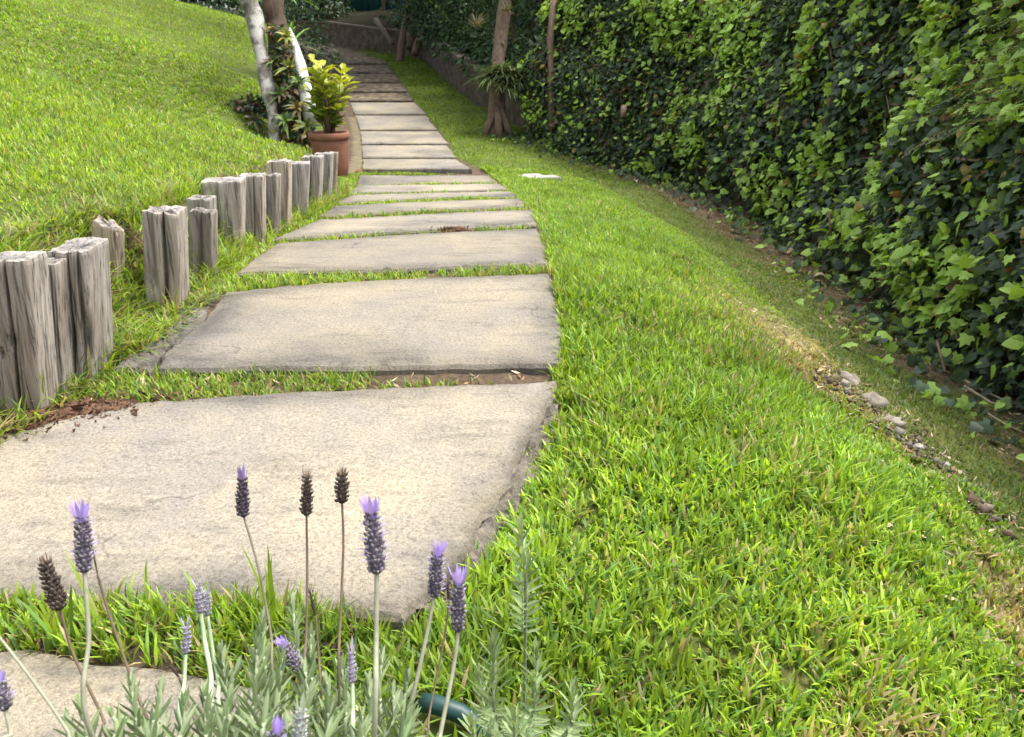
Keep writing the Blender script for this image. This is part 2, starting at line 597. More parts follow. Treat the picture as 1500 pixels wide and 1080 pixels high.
# slabs: picture corners (near-left, near-right, far-right, far-left order round), lift at the near edge
SLABS = [
    ('near', [(-420, 1180), (520, 1180), (440, 1030), (330, 992), (230, 968), (100, 955), (-60, 938), (-420, 915)], 0.0, 0),
    ('first', [(-560, 872), (0, 872), (330, 884), (480, 892), (585, 897), (640, 862), (690, 812), (716, 752), (757, 690), (772, 640), (806, 585), (818, 556), (640, 560), (420, 573), (100, 588), (-200, 640)], 0.0, 0),
    ('frag', [(160, 545), (220, 546), (247.5, 506), (294, 471), (322, 427), (285, 429), (225, 478)], 0.010, 0),
    ('second', [(224, 546), (470, 543), (821, 537), (822, 470), (808, 398), (640, 405), (480, 412), (326, 426), (298, 470), (252, 506)], 0.012, 0),
    ('third', [(345, 404), (560, 398), (803, 388), (798, 360), (788, 334), (600, 342), (405, 356)], 0.012, 0),
    ('fourth', [(400, 352), (600, 340), (787, 330), (779, 306), (640, 312), (465, 322)], 0.010, 0),
    ('fifth', [(468, 319), (620, 309), (775, 302), (761, 291), (640, 294), (490, 301)], 0.01, 0),
    ('sixth', [(492, 298), (630, 291), (757, 288.5), (748, 280), (640, 282), (508, 286)], 0.008, 0),
    ('seventh', [(510, 284), (745, 278), (734, 268), (521, 272)], 0.006, 0),
    ('eighth', [(521, 271), (733, 267), (716, 256.5), (526, 256.5)], 0.0, 0),
    ('up1', [(531, 252.5), (692, 252.5), (668, 232.5), (531, 232.5)], 0.04, 0),
    ('up2', [(531, 231), (667, 231), (656, 212.5), (530, 212.5)], 0.012, 0),
    ('up3', [(530, 211), (656, 211), (642, 192), (527, 192)], 0.012, 0),
    ('up4', [(527, 190.5), (641, 190), (624, 169), (520, 169)], 0.012, 0),
    ('up5', [(519, 167.5), (624, 167), (606, 150), (513, 150)], 0.012, 0),
    ('up6', [(512, 148.5), (606, 148.5), (597, 136), (508, 136)], 0.02, 1),
    ('up7', [(508, 135), (597, 135), (586, 122), (502, 122)], 0.02, 1),
    ('up8', [(501, 121), (586, 121), (578, 108), (494, 108)], 0.02, 1),
    ('up9', [(493, 107), (578, 107), (569, 95), (484, 95)], 0.02, 1),
    ('up10', [(482, 94), (569, 94), (560, 84), (470, 84)], 0.02, 1),
]
slab_poly = []
for nm, cs, lift, kind in SLABS:
    P = np.array([ray_path(*c) for c in cs])
    slab_poly.append(P)


whole = np.array([ray_path(*c) for c in [(160, 545), (470, 544), (821, 537), (822, 470), (808, 398), (480, 412), (285, 429), (225, 478)]])


def on_slab(x, y):
    m = np.zeros(x.shape, bool)
    for P in slab_poly + [whole]:
        x0, y0 = P[:, 0].min(), P[:, 1].min()
        x1, y1 = P[:, 0].max(), P[:, 1].max()
        k = (x > x0) & (x < x1) & (y > y0) & (y < y1)
        if k.any():
            m[k] |= inside(P, x[k], y[k])
    return m


# ground sheet, one mesh from the near edge of the garden to the horizon
gx = np.unique(np.concatenate([np.linspace(-90, -12, 14), np.linspace(-12, -3, 46), np.linspace(-3, 3, 201), np.linspace(3, 8, 26), np.linspace(8, 90, 14)]))
gy = np.unique(np.concatenate([np.linspace(-30, -1, 10), np.linspace(-1, 9, 301), np.linspace(9, 24, 181), np.linspace(24, 40, 20), np.linspace(40, 160, 10)]))
X, Y = np.meshgrid(gx, gy)
gp = ground_parts(X, Y)
Z = ground(X, Y, gp)
xr, xl, xi, sr, sq = gp
lawn = np.array([0.085, 0.11, 0.025])
earth = np.array([0.10, 0.072, 0.048])
litter = np.array([0.17, 0.115, 0.07])
straw = np.array([0.30, 0.24, 0.11])
sand = np.array([0.16, 0.135, 0.085])
Cg = np.ones(X.shape + (3,)) * lawn
pathm = ((X > xl - 0.3) & (X < xr + 0.02))[..., None]
Cg = np.where(pathm, earth, Cg)
sandm = ((X < xl + 0.12) & (X > xl - 0.10) & (Y > 7.4) & (Y < 12))[..., None]
Cg = np.where(sandm, sand, Cg)
lit = (sstep(-0.42, -0.1, sr + 0.55 * (noise(X * 2.1, Y * 2.1) - 0.5)) * (Y < 10.6))[..., None]
Cg = Cg * (1 - lit) + litter * lit
tt = np.clip((X - xr) / np.maximum(xi - xr, .3), 0, 1)
dry = np.exp(-((tt - 0.47) / 0.15) ** 2) * sstep(0.3, 0.55, noise(X * 2.5 + 7, Y * 2.5)) * (1 - sstep(2.4, 3.6, Y))
Cg = Cg * (1 - dry[..., None]) + straw * dry[..., None]
face = (np.exp(-((sq - 0.03) / 0.07) ** 2) * (Y < 5.8))[..., None]
Cg = Cg * (1 - face) + earth * face
far_path = ((Y > 14.8) & (X < xr) & (X > xl - 3.5) & (sq < 0.3))[..., None]
Cg = np.where(far_path, np.array([0.13, 0.105, 0.08]), Cg)
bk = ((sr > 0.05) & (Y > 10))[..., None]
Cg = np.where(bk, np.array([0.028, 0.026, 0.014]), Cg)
nx, ny = len(gx), len(gy)
idx = np.arange(nx * ny).reshape(ny, nx)
Fq = np.stack([idx[:-1, :-1], idx[:-1, 1:], idx[1:, 1:], idx[1:, :-1]], -1).reshape(-1, 4)
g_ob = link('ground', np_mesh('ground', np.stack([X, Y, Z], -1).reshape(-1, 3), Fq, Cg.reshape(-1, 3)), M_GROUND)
tag(g_ob, 'green and brown sloping garden ground under the lawns and path', 'ground', kind='structure')

# ------------------------------------------------------------------ path of concrete slabs
bed = MB()
ys = np.concatenate([np.linspace(-0.5, 8, 60), np.linspace(8.3, 17, 30)])
for i, yy in enumerate(ys):
    a, b = np.interp(yy, XL_Y, XL_X) + 0.05, np.interp(yy, XR_Y, XR_X) - 0.05
    z = CAMZ - float(hp(yy)) - 0.024
    bed.add([(a, yy, z), ((a + b) / 2, yy, z + 0.004), (b, yy, z)], [])
for i in range(len(ys) - 1):
    for k in (0, 1):
        bed.f.append((i * 3 + k, i * 3 + k + 1, (i + 1) * 3 + k + 1, (i + 1) * 3 + k))
bed.c = [(0.085, 0.062, 0.043)] * len(bed.v)
path = tag(bed.build('path', M_GROUND), 'garden path of wide worn concrete slabs with grassy joints', 'path', kind='structure')


def make_slab(P, lift, kind, seed):
    A = np.c_[P[:, 0], P[:, 1], np.ones(len(P))]
    pl, *_ = np.linalg.lstsq(A, P[:, 2], rcond=None)
    if np.sum(P[:, 0] * np.roll(P[:, 1], -1) - np.roll(P[:, 0], -1) * P[:, 1]) < 0:
        P = P[::-1]
    out = []
    n = len(P)
    for i in range(n):
        a, b = P[i, :2], P[(i + 1) % n, :2]
        L = np.linalg.norm(b - a)
        k = max(1, int(L / 0.035))
        nr = np.array([b[1] - a[1], a[0] - b[0]]) / (L + 1e-9)
        right = nr[0] > 0.6
        for j in range(k):
            p = a + (b - a) * j / k
            e = (float(noise(p[0] * 45, p[1] * 45, seed)) - 0.5) * (0.016 if right else 0.012)
            e += (float(noise(p[0] * 5, p[1] * 5, seed)) - 0.5) * (0.03 if right else 0.02)
            out.append(p + nr * e)
    O = np.array(out)
    t = np.roll(O, -1, 0) - np.roll(O, 1, 0)
    t /= np.linalg.norm(t, axis=1, keepdims=True) + 1e-9
    inn = np.c_[-t[:, 1], t[:, 0]]
    y0, y1 = P[:, 1].min(), P[:, 1].max()

    def zz(q):
        s = (q[:, 1] - y0) / (y1 - y0)
        return q[:, 0] * pl[0] + q[:, 1] * pl[1] + pl[2] + lift * (1 - s)
    m = len(O)
    rag = np.array([float(noise(p[0] * 40, p[1] * 40, seed + 5)) for p in O])
    rings = []
    for ins, dz, jit in ((0.012, -0.13, 1), (-0.004, -0.055, 1), (0.0, -0.012, 1), (0.010, -0.003, 0.6)):
        q = O + inn * (ins + 0.012 * jit * (rag - 0.5))[:, None]
        rings.append(np.c_[q, zz(q) + dz - 0.004 * jit * rag])
    R3 = rings[-1][:, :2]
    step = max(.035, (y1 - y0) / 22)
    ax_ = np.arange(R3[:, 0].min() + .02, R3[:, 0].max(), step)
    ay_ = np.arange(R3[:, 1].min() + .02, R3[:, 1].max(), step)
    GX, GY = [a.ravel() for a in np.meshgrid(ax_, ay_)]
    GX = GX + rng.uniform(-.3, .3, len(GX)) * step
    GY = GY + rng.uniform(-.3, .3, len(GY)) * step
    dist = np.min(np.hypot(GX[:, None] - R3[None, :, 0], GY[:, None] - R3[None, :, 1]), axis=1)
    ok = inside(R3, GX, GY) & (dist > .016)
    G = np.c_[GX[ok], GY[ok]]
    dist = dist[ok]
    pts2 = [Vector(p) for p in R3.tolist()] + [Vector(p) for p in G.tolist()]
    cv, ce, cf, *_r = delaunay_2d_cdt(pts2, [], [list(range(m))], 1, 1e-6)
    V = np.concatenate(rings)
    f = []
    for r in range(len(rings) - 1):
        for k in range(m):
            f.append((r * m + k, r * m + (k + 1) % m, (r + 1) * m + (k + 1) % m, (r + 1) * m + k))
    base = 3 * m
    nin = len(G)
    gz = zz(G) + .005 * (noise(G[:, 0] * 7, G[:, 1] * 7, seed) - .5) + .003 * (noise(G[:, 0] * 25, G[:, 1] * 25, seed) - .5)
    V = np.concatenate([V, np.c_[G, gz]]) if nin else V
    if len(cv) == m + nin:
        for q in cf:
            f.append(tuple(base + i for i in q))
    else:
        f.append(tuple(range(3 * m, 4 * m)))
    mb = MB()
    mb.add(V, f)
    col = np.ones((len(V), 3))
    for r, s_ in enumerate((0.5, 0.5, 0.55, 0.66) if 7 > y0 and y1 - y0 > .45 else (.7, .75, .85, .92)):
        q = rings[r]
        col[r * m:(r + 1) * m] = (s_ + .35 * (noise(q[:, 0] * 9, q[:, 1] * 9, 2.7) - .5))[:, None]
    if nin:
        e_ = 1 - sstep(0, .13, dist)
        nn_ = noise(G[:, 0] * 4, G[:, 1] * 4, 2.7) * .6 + .4 * noise(G[:, 0] * 15, G[:, 1] * 15, 2.7)
        stain = np.clip(e_ * (nn_ * 1.7 - .25), 0, 1) * (.55 if y0 < 7 and y1 - y0 > .45 else .22)
        big = sstep(.55, .8, noise(G[:, 0] * 2.3 + 5, G[:, 1] * 3.1, 9.1)) * .26 * (.5 + noise(G[:, 0] * 20, G[:, 1] * 30, 1.1))
        v_ = np.clip(1 - stain - big, .4, 1)
        tone = .86 + .26 * float(_lat[int(seed * 10) % 64, 5, 9])
        col[4 * m:] = np.stack([v_, v_ ** .97, v_ ** .88], 1) * (tone if y0 < 7 else 1.12)
    mb.c = [tuple(c) for c in col]
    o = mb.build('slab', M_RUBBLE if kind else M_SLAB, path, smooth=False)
    return o


for i, (P, (nm, cs, lift, kind)) in enumerate(zip(slab_poly, SLABS)):
    make_slab(P, lift, kind, i * 3.7)

# ------------------------------------------------------------------ weathered stakes
def wnotch(th, z, c, wd):
    d = (th - c + math.pi) % (2 * math.pi) - math.pi
    return math.exp(-(d / wd) ** 2)


def make_stake(px, py, d, wid, hgt, label, seed, dep=None, lean=(0, 0), rot=0.0, notch=(), holes=(), slant=0.0, rag=0.012, tint=1.0, round_=0.35):
    r = random.Random(seed)
    base = at(px, py, d)
    hgt *= .90 if d > 2.2 else .93
    rag *= .6
    tint *= r.uniform(.82, 1.12)
    warm = r.uniform(.74, .98)
    dep = dep or wid * 0.9
    round_ = min(round_, .22)
    lean = (lean[0] + .16, lean[1])
    n, m = 120, 44
    emb = 0.07
    cracks = [(r.uniform(0, 6.28), r.uniform(0.02, 0.055), r.uniform(0.05, 0.14), r.uniform(0, 1), r.uniform(.25, 1.2)) for _ in range(11)]
    V, C = [], []
    for i in range(m + 1):
        s = i / m
        for k in range(n):
            th = 2 * math.pi * k / n
            ca, sa = math.cos(th), math.sin(th)
            e = 2 / (round_ * 1.6)
            rr = (abs(ca) ** (2 * e) + abs(sa) ** (2 * e)) ** (-1 / (2 * e))
            q = 1.0
            cd = 0.0
            for c0, w0, dpt, s0, hh in cracks:
                dd = abs((th - c0 - .06 * math.sin(3 * s + c0 * 7) + math.pi) % (2 * math.pi) - math.pi)
                if dd < w0:
                    g = (1 - dd / w0) * max(0, 1 - abs(s - s0) / hh)
                    q -= dpt * g
                    cd = max(cd, g)
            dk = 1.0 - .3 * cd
            for c0, w0, dpt, s0 in notch:
                g = wnotch(th, s, c0 + 0.05 * math.sin(4 * s), w0) * (1 if s > s0 else max(0, 1 - (s0 - s) * 8))
                q -= dpt * g
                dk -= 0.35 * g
            for c0, s0, w0, h0, dpt in holes:
                g = wnotch(th, s, c0, w0) * math.exp(-((s - s0) / h0) ** 2)
                q -= dpt * g
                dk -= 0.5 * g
            q *= 1 + 0.05 * (float(noise(ca * 2 + seed, sa * 2, s * 2.5)) - 0.5) + .02 * (float(noise(ca * 14 + seed, sa * 14, s * 1.5)) - .5)
            q *= 1.0 - 0.03 * s - (0.025 if i == m else 0)
            x, y = rr * ca * wid / 2 * q, rr * sa * dep / 2 * q
            z = -emb + (hgt + emb) * s
            if s > 0.8:
                z += (rag * (float(noise(x * 60, y * 60, seed)) - 0.5) * 2 + slant * x) * (s - 0.8) / 0.2
            V.append((x + lean[0] * z, y + lean[1] * z, z))
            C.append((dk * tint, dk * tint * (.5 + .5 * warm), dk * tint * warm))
    f = []
    for i in range(m):
        for k in range(n):
            f.append((i * n + k, i * n + (k + 1) % n, (i + 1) * n + (k + 1) % n, (i + 1) * n + k))
    # end grain: an inner ring and a centre point
    top = [V[m * n + k] for k in range(n)]
    cx, cy, cz = np.mean(top, axis=0)
    o0 = len(V)
    for k in range(n):
        x, y, z = top[k]
        V.append((cx + (x - cx) * .55, cy + (y - cy) * .55, cz + rag * (float(noise(x * 90, y * 90, seed + 9)) - .5) * 2 + slant * (x - cx) * .55))
        C.append((tint * .72,) * 3)
    V.append((cx, cy, cz - 0.004))
    C.append((tint * .5,) * 3)
    for k in range(n):
        f.append((m * n + k, m * n + (k + 1) % n, o0 + (k + 1) % n, o0 + k))
        f.append((o0 + k, o0 + (k + 1) % n, o0 + n))
    mb = MB()
    mb.add(V, f)
    mb.c = C
    o = mb.build('timber_stake', M_WOOD, smooth=False)
    o.location = base
    o.rotation_euler = (0, 0, rot)
    tag(o, label, 'stake', 'weathered timber stakes edging the raised lawn')
    return o


FR = -math.pi / 2     # the side facing the camera
make_stake(-44, 640, 1.70, 0.09, .42, 'grey stake cut by the left picture edge, nearest of the row', 11)
make_stake(38, 588, 1.86, .118, .375, 'broad flat-faced grey stake with central split and knot hole, nearest in full view', 12, dep=.10, lean=(-0.027, 0), rot=.1, notch=[(FR + .12, .05, .42, 0)], holes=[(FR + .1, .56, .16, .035, .4), (FR - .35, .5, .12, .03, .2)], rag=.004, round_=.25)
make_stake(86, 563, 1.95, .058, .335, 'narrow grey stake squeezed between the two broad near stakes', 13, dep=.09, lean=(-0.018, 0), rot=.15, rag=.004, round_=.25)
make_stake(124, 520, 2.04, .098, .31, 'deeply grooved broad stake with dark slots at its foot', 14, dep=.17, lean=(-0.015, 0), rot=.12, notch=[(FR - .5, .06, .16, 0), (FR + .1, .05, .2, 0), (FR + .55, .06, .2, 0)], holes=[(FR + .1, .4, .12, .12, .3), (FR + .75, .35, .14, .18, .35), (FR - .4, .42, .1, .08, .3)], rag=.006, round_=.25)
make_stake(160, 432, 2.42, .075, .235, 'short broken stake tilted back into the grassy gap', 15, lean=(-0.030, .1), slant=-.5, rag=.02, tint=.95)
make_stake(246, 443, 2.5, .112, .325, 'split brown stake with a deep notch down its middle', 16, dep=.12, lean=(-0.036, 0), rot=.1, notch=[(FR + .25, .10, .42, .12), (FR - .55, .22, .30, .45)], slant=-.1, rag=.012, tint=1.02)
make_stake(294, 385, 3.0, .092, .275, 'low stub stake with a pale ragged cap behind the hollow stake', 17, lean=(0, 0), rag=.01)
make_stake(298, 408, 2.78, .08, .265, 'small hollow stake with a mossy rounded slot in front', 18, lean=(-0.012, 0), notch=[(FR - .05, .32, .55, .35)], rag=.012, slant=-.15, tint=.9)
make_stake(327, 352, 3.3, .165, .278, 'wide flat-topped stake just past the hollow stake', 19, dep=.14, lean=(-0.021, 0), rot=.15, notch=[(FR - .2, .08, .12, 0)], rag=.004, round_=.25)
make_stake(370, 347, 3.46, .105, .298, 'slanting grey stake to the right of the wide flat-topped one', 20, lean=(-0.042, 0), rot=.1, notch=[(FR + .3, .06, .2, 0)], rag=.006)
make_stake(394, 340, 3.66, .088, .29, 'thin hollowed stake with straw caught in its side', 21, lean=(-0.030, 0), notch=[(FR - .3, .25, .4, .1)], rag=.012)
make_stake(408, 333, 3.88, .112, .355, 'tallest pale stake standing above its neighbours in mid row', 22, lean=(-0.036, 0), rot=.1, rag=.008, tint=1.15)
make_stake(432, 318, 4.25, .135, .318, 'wide darker stake with a sunken face and bright right edge', 23, lean=(-0.018, 0), rot=.2, notch=[(FR - .4, .4, .12, 0)], rag=.004, round_=.25)
make_stake(455, 306, 4.62, .115, .335, 'ridged stake third from the terracotta pot', 24, lean=(-0.021, 0), notch=[(FR, .08, .25, 0)], rag=.006)
make_stake(471, 299, 4.9, .11, .342, 'smooth rounded stake second from the terracotta pot', 25, lean=(-0.021, 0), rag=.005, tint=1.05)
make_stake(485, 291, 5.2, .062, .33, 'last thin stake at the far end beside the terracotta pot', 26, lean=(-0.024, 0), rag=.005, tint=1.05)

# ------------------------------------------------------------------ grass
BLADE = {2: [0, .4, .75, 1], 1: [0, .55, 1], 0: [0, 1]}


def blades(name, pos, L, W, lean, head, C, lod):
    S = BLADE[lod]
    N = len(pos)
    hx, hy = np.cos(head), np.sin(head)
    V = []
    for s in S[:-1]:
        k = {0: .75, .4: 1.0, .55: .9, .75: .72}[s]
        ox = L * lean * s ** 1.5
        oz = L * s * (1 - .45 * lean * s)
        c = np.stack([pos[:, 0] + hx * ox, pos[:, 1] + hy * ox, pos[:, 2] + oz], 1)
        sd = np.stack([-hy * W * k / 2, hx * W * k / 2, np.zeros(N)], 1)
        V += [c - sd, c + sd]
    V.append(np.stack([pos[:, 0] + hx * L * lean, pos[:, 1] + hy * L * lean, pos[:, 2] + L * (1 - .45 * lean)], 1))
    k = len(V)
    V = np.stack(V, 1)
    f = []
    m = len(S) - 1
    for i in range(m - 1):
        a = 2 * i
        f += [(a, a + 1, a + 3), (a, a + 3, a + 2)]
    f.append((2 * m - 2, 2 * m - 1, 2 * m))
    Fc = (np.array(f)[None] + (np.arange(N) * k)[:, None, None]).reshape(-1, 3)
    return V.reshape(-1, 3), Fc, np.repeat(C, k, axis=0)


def join_np(name, parts, mat, label, cat, smooth=True, kind='stuff', group=None, parent=None):
    o, Vs, Fs, Cs = 0, [], [], []
    for V, Fc, C in parts:
        if not len(V):
            continue
        Vs.append(V)
        Fs.append(Fc + o)
        Cs.append(C)
        o += len(V)
    ob = link(name, np_mesh(name, np.concatenate(Vs), np.concatenate(Fs), np.concatenate(Cs), smooth), mat, parent)
    return tag(ob, label, cat, group, kind)


G1 = np.array([0.215, 0.335, 0.030])     # fresh blade
G2 = np.array([0.330, 0.445, 0.038])     # young yellow-green blade
G3 = np.array([0.135, 0.245, 0.050])     # older blue-green blade
GS = np.array([0.42, 0.35, 0.17])        # straw


def grass_cols(n, x, y, straw_p, bright=1.0):
    a = rng.random(n)[:, None]
    ps = np.clip(noise(x * 1.7, y * 1.7, 4) * 1.6 - 0.3, 0, 1)[:, None]
    C = G1 * (1 - a * ps) + G2 * a * ps
    old = rng.random(n) < 0.28
    C[old] = G3 * (0.8 + 0.5 * rng.random((old.sum(), 1)))
    st = rng.random(n) < straw_p
    C[st] = GS * (0.55 + 0.6 * rng.random((st.sum(), 1)))
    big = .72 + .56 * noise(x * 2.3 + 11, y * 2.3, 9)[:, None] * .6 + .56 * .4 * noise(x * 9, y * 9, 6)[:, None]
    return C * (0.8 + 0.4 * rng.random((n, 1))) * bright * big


def grow(x0, x1, y0, y1, per_m2, maskf, L, W, straw_p, lod, seedlean=(.3, .95), fade=None, bright=1.0, short=None):
    tuft = 5 if lod else 3
    n = int((x1 - x0) * (y1 - y0) * per_m2 / tuft)
    x = np.repeat(rng.uniform(x0, x1, n), tuft)
    y = np.repeat(rng.uniform(y0, y1, n), tuft)
    tv_ = np.repeat(rng.random(n), tuft)
    sp_ = 0.008 if lod == 2 else 0.012
    x = x + rng.normal(0, sp_, len(x))
    y = y + rng.normal(0, sp_, len(x))
    pt = ground_parts(x, y)
    k = maskf(x, y, pt)
    x, y, pt, tv_ = x[k], y[k], [a[k] for a in pt], tv_[k]
    P = np.stack([x, y, ground(x, y, pt)], 1)
    d = view_d(P)
    k = in_view(P, 1.5)
    if fade:
        k &= rng.random(len(P)) < np.interp(d, fade[0], fade[1])
    P, d, tv_ = P[k], d[k], tv_[k]
    pt = [a[k] for a in pt]
    n = len(P)
    wsc = np.maximum(1, d / 3.0)
    ln = rng.uniform(*seedlean, n)
    LL = rng.uniform(L[0], L[1], n) * (0.65 + 0.7 * noise(P[:, 0] * 4, P[:, 1] * 4, 2))
    LL *= .75 + .55 * tv_
    if short is not None:
        LL *= short(P[:, 0], P[:, 1], pt)
    WW = rng.uniform(W[0], W[1], n) * wsc
    sp = straw_p(P[:, 0], P[:, 1], pt) if callable(straw_p) else straw_p
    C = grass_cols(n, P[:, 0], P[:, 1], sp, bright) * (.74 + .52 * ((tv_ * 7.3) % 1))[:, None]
    P[:, 2] -= 0.004
    return blades('g', P, LL, WW, ln, rng.uniform(0, 6.283, n), C, lod)


def tparam(x, pt):
    return np.clip((x - pt[0]) / np.maximum(pt[2] - pt[0], .3), 0, 1)


HOSE = [ray_ground(*q)[:2] for q in [(620, 1054), (642, 1060), (674, 1070), (702, 1082), (718, 1096)]]
HOSE.insert(0, HOSE[0] + (HOSE[0] - HOSE[1]) * 1.2)


def sd_hose(x, y):
    return np.abs(sd_line([q + (0, -.012) for q in HOSE], x, y))


def m_bank(x, y, pt):
    t = tparam(x, pt)
    edge = 0.03 * (noise(x * 9, y * 9) - 0.5)
    return (x > pt[0] + edge) & (t < 0.56 + 0.08 * (noise(x * 3, y * 3) - .5)) & (~on_slab(x, y)) & (pt[3] < -0.2) & (sd_hose(x, y) > .03)


def m_low(x, y, pt):
    t = tparam(x, pt)
    bare = -0.12 - 0.75 * (noise(x * 1.6, y * 1.6) - 0.42) + (rng.random(x.shape) - .5) * 0.25
    lim = np.where(y < 10.3, bare, -0.06)
    return (t >= 0.53) & (pt[3] < lim) & (x > pt[0])


def m_far(x, y, pt):
    return (x > pt[0] + 0.02) & (pt[3] < -0.08)


def m_left(x, y, pt):
    return (pt[4] > 0.02) & ~((x > -3.4 + .1 * (y - 7)) & (y > 9.2)) & ~((np.hypot(x + 2.15, y - 7.5) < 0.32))


def dry_bank(x, y, pt):
    t = tparam(x, pt)
    return 0.035 + 0.70 * np.exp(-((t - .47) / .15) ** 2) * sstep(.25, .55, noise(x * 2.5 + 7, y * 2.5)) * (1 - sstep(2.6, 3.8, y)) + .08 * (noise(x * 6, y * 6) > .72)


def thin_bank(x, y, pt):
    t = tparam(x, pt)
    return 1 - 0.62 * sstep(.28, .50, t)


parts = [grow(-.6, 2.2, .35, 2.6, 27000, m_bank, (.026, .062), (.0034, .0076), dry_bank, 2, (.1, .85), short=thin_bank),
         grow(-.3, 2.2, 2.6, 8.0, 15000, m_bank, (.028, .052), (.0032, .0055), dry_bank, 1, (.2, .9), fade=([2.5, 8], [1, .45]), short=thin_bank)]
join_np('bank_grass', parts, M_GRASS, 'bright sunlit grass bank falling away right of the path slabs', 'grass')
parts = [grow(.3, 2.2, .8, 5, 10000, m_low, (.016, .034), (.003, .005), .20, 1, (.3, 1.1), fade=([1, 5], [1, .6]), bright=.50),  # low bright factor puts the hedge's shade into the turf colour
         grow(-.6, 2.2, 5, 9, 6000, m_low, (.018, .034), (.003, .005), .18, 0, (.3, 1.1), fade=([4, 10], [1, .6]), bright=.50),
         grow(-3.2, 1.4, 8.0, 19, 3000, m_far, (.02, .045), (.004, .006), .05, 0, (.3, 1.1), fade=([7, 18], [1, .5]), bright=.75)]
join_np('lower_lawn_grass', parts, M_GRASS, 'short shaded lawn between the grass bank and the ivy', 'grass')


def fade_left(P):
    return P


parts = [grow(-3.2, -1.1, 1.2, 4.2, 10000, m_left, (.025, .050), (.0032, .0055), .08, 1, (.25, 1.0), bright=.95),
         grow(-10, -1.1, 4.2, 9.2, 4600, m_left, (.025, .050), (.0035, .0055), .08, 1, (.25, 1.0), fade=([3, 10], [1, .6]), bright=.92),
         grow(-14, -2.0, 9.2, 16, 2200, m_left, (.03, .05), (.0035, .0055), .10, 0, (.25, 1.0), fade=([8, 16], [1, .5]), bright=.92)]
join_np('upper_lawn_grass', parts, M_GRASS, 'sunlit lawn sloping up to the left behind the timber stakes', 'grass')


def m_joint(x, y, pt):
    ok = (x > pt[1] - .32) & (x < pt[0] + .03) & (pt[4] < 0.06) & (~on_slab(x, y))
    dens = noise(x * 5 + 3, y * 9)
    leftish = (x < pt[1] + (pt[0] - pt[1]) * .62)
    p = np.where(leftish | (y < 1.35), .97, np.clip((dens - .38) * 2.4, 0, .7))
    return ok & (rng.random(x.shape) < p)


parts = [grow(-1.9, .2, .45, 1.25, 36000, m_joint, (.03, .062), (.0032, .006), .12, 2, (.12, .75)),
         grow(-1.7, .1, .6, 1.25, 380, m_joint, (.09, .15), (.005, .008), .1, 2, (.1, .5)),
         grow(-1.6, .2, 1.25, 3.2, 22000, m_joint, (.022, .046), (.003, .0055), .16, 1, (.2, .9)),
         grow(-1.6, .2, 3.2, 7.6, 9000, m_joint, (.02, .045), (.003, .0055), .14, 1, (.2, .9))]
join_np('joint_grass', parts, M_GRASS, 'strips of grass growing in the joints between path slabs', 'grass')


def m_face(x, y, pt):
    return (pt[4] > -0.10) & (pt[4] < 0.05) & (y < 6.2)


parts = [grow(-1.7, -.9, 1.2, 6.0, 9000, m_face, (.04, .12), (.0035, .006), .30, 1, (.4, 1.3), bright=.9),
         grow(-1.6, -.9, 1.95, 2.5, 16000, lambda x, y, pt: (pt[4] > -.16) & (pt[4] < .2), (.04, .10), (.004, .007), .30, 1, (.5, 1.4), bright=.85),
         grow(-1.35, -1.0, 1.5, 5.6, 700, lambda x, y, pt: (pt[4] > -.13) & (pt[4] < .02), (.07, .13), (.004, .008), .15, 2, (.2, .9), bright=.9),
         grow(-1.5, -.9, 2.5, 3.3, 9000, lambda x, y, pt: (pt[4] > -.10) & (pt[4] < .1), (.05, .12), (.004, .007), .22, 1, (.3, 1.1), bright=.85)]
join_np('stake_weeds', parts, M_GRASS, 'long tangled grass and straw spilling between the timber stakes', 'weeds')

# dry litter lying at the foot of the ivy, on the bank and in the joints
n = 30000
x = rng.uniform(-.3, 2.4, n)
y = rng.uniform(1.2, 10.3, n)
pt = ground_parts(x, y)
k = (pt[3] > -.70 + .6 * (noise(x * 1.6, y * 1.6))) & (pt[3] < .15)
x2 = rng.uniform(-1.1, 1.5, 5200)
y2 = rng.uniform(.6, 3.2, 5200)
pt2 = ground_parts(x2, y2)
k2 = (~on_slab(x2, y2)) & (pt2[4] < 0) & (rng.random(5200) < .8) & ((tparam(x2, pt2) < .05) | (np.abs(tparam(x2, pt2) - .48) < .16))
x, y = np.r_[x[k], x2[k2]], np.r_[y[k], y2[k2]]
P = np.stack([x, y, ground(x, y) + rng.uniform(.002, .012, len(x))], 1)
nn = np.stack([rng.normal(0, .45, len(x)), rng.normal(0, .45, len(x)), np.ones(len(x))], 1)
th = rng.uniform(0, 6.28, len(x))
R = basis(nn, np.stack([np.cos(th), np.sin(th), 0 * th], 1))
tv = np.array([(-.5, 0, 0), (0, -1, .1), (.5, 0, 0), (0, 1, .15)])
tf = [(0, 1, 2), (0, 2, 3)]
cc = np.array([[.26, .17, .10], [.34, .26, .16], [.15, .09, .055], [.42, .34, .22]])[rng.integers(0, 4, len(x))] * (.6 + .6 * rng.random((len(x), 1)))
sc = np.stack([rng.uniform(.002, .011, len(x)), rng.uniform(.008, .022, len(x)), np.full(len(x), .01)], 1)
tag(link('leaf_litter', scatter('leaf_litter', tv, tf, P, R, sc, cc), M_DRY), 'brown dry leaf litter at the foot of the ivy and bank', 'litter', kind='stuff')

# ------------------------------------------------------------------ ivy hedge
seg = np.array(EDGE[:6] + [(.36, 10.6)])
seg[0] = (2.05, -1.2)
cum = np.r_[0, np.cumsum(np.linalg.norm(np.diff(seg, axis=0), axis=1))]


def edge_at(s, P=seg, c=cum):
    return np.stack([np.interp(s, c, P[:, 0]), np.interp(s, c, P[:, 1])], 1)


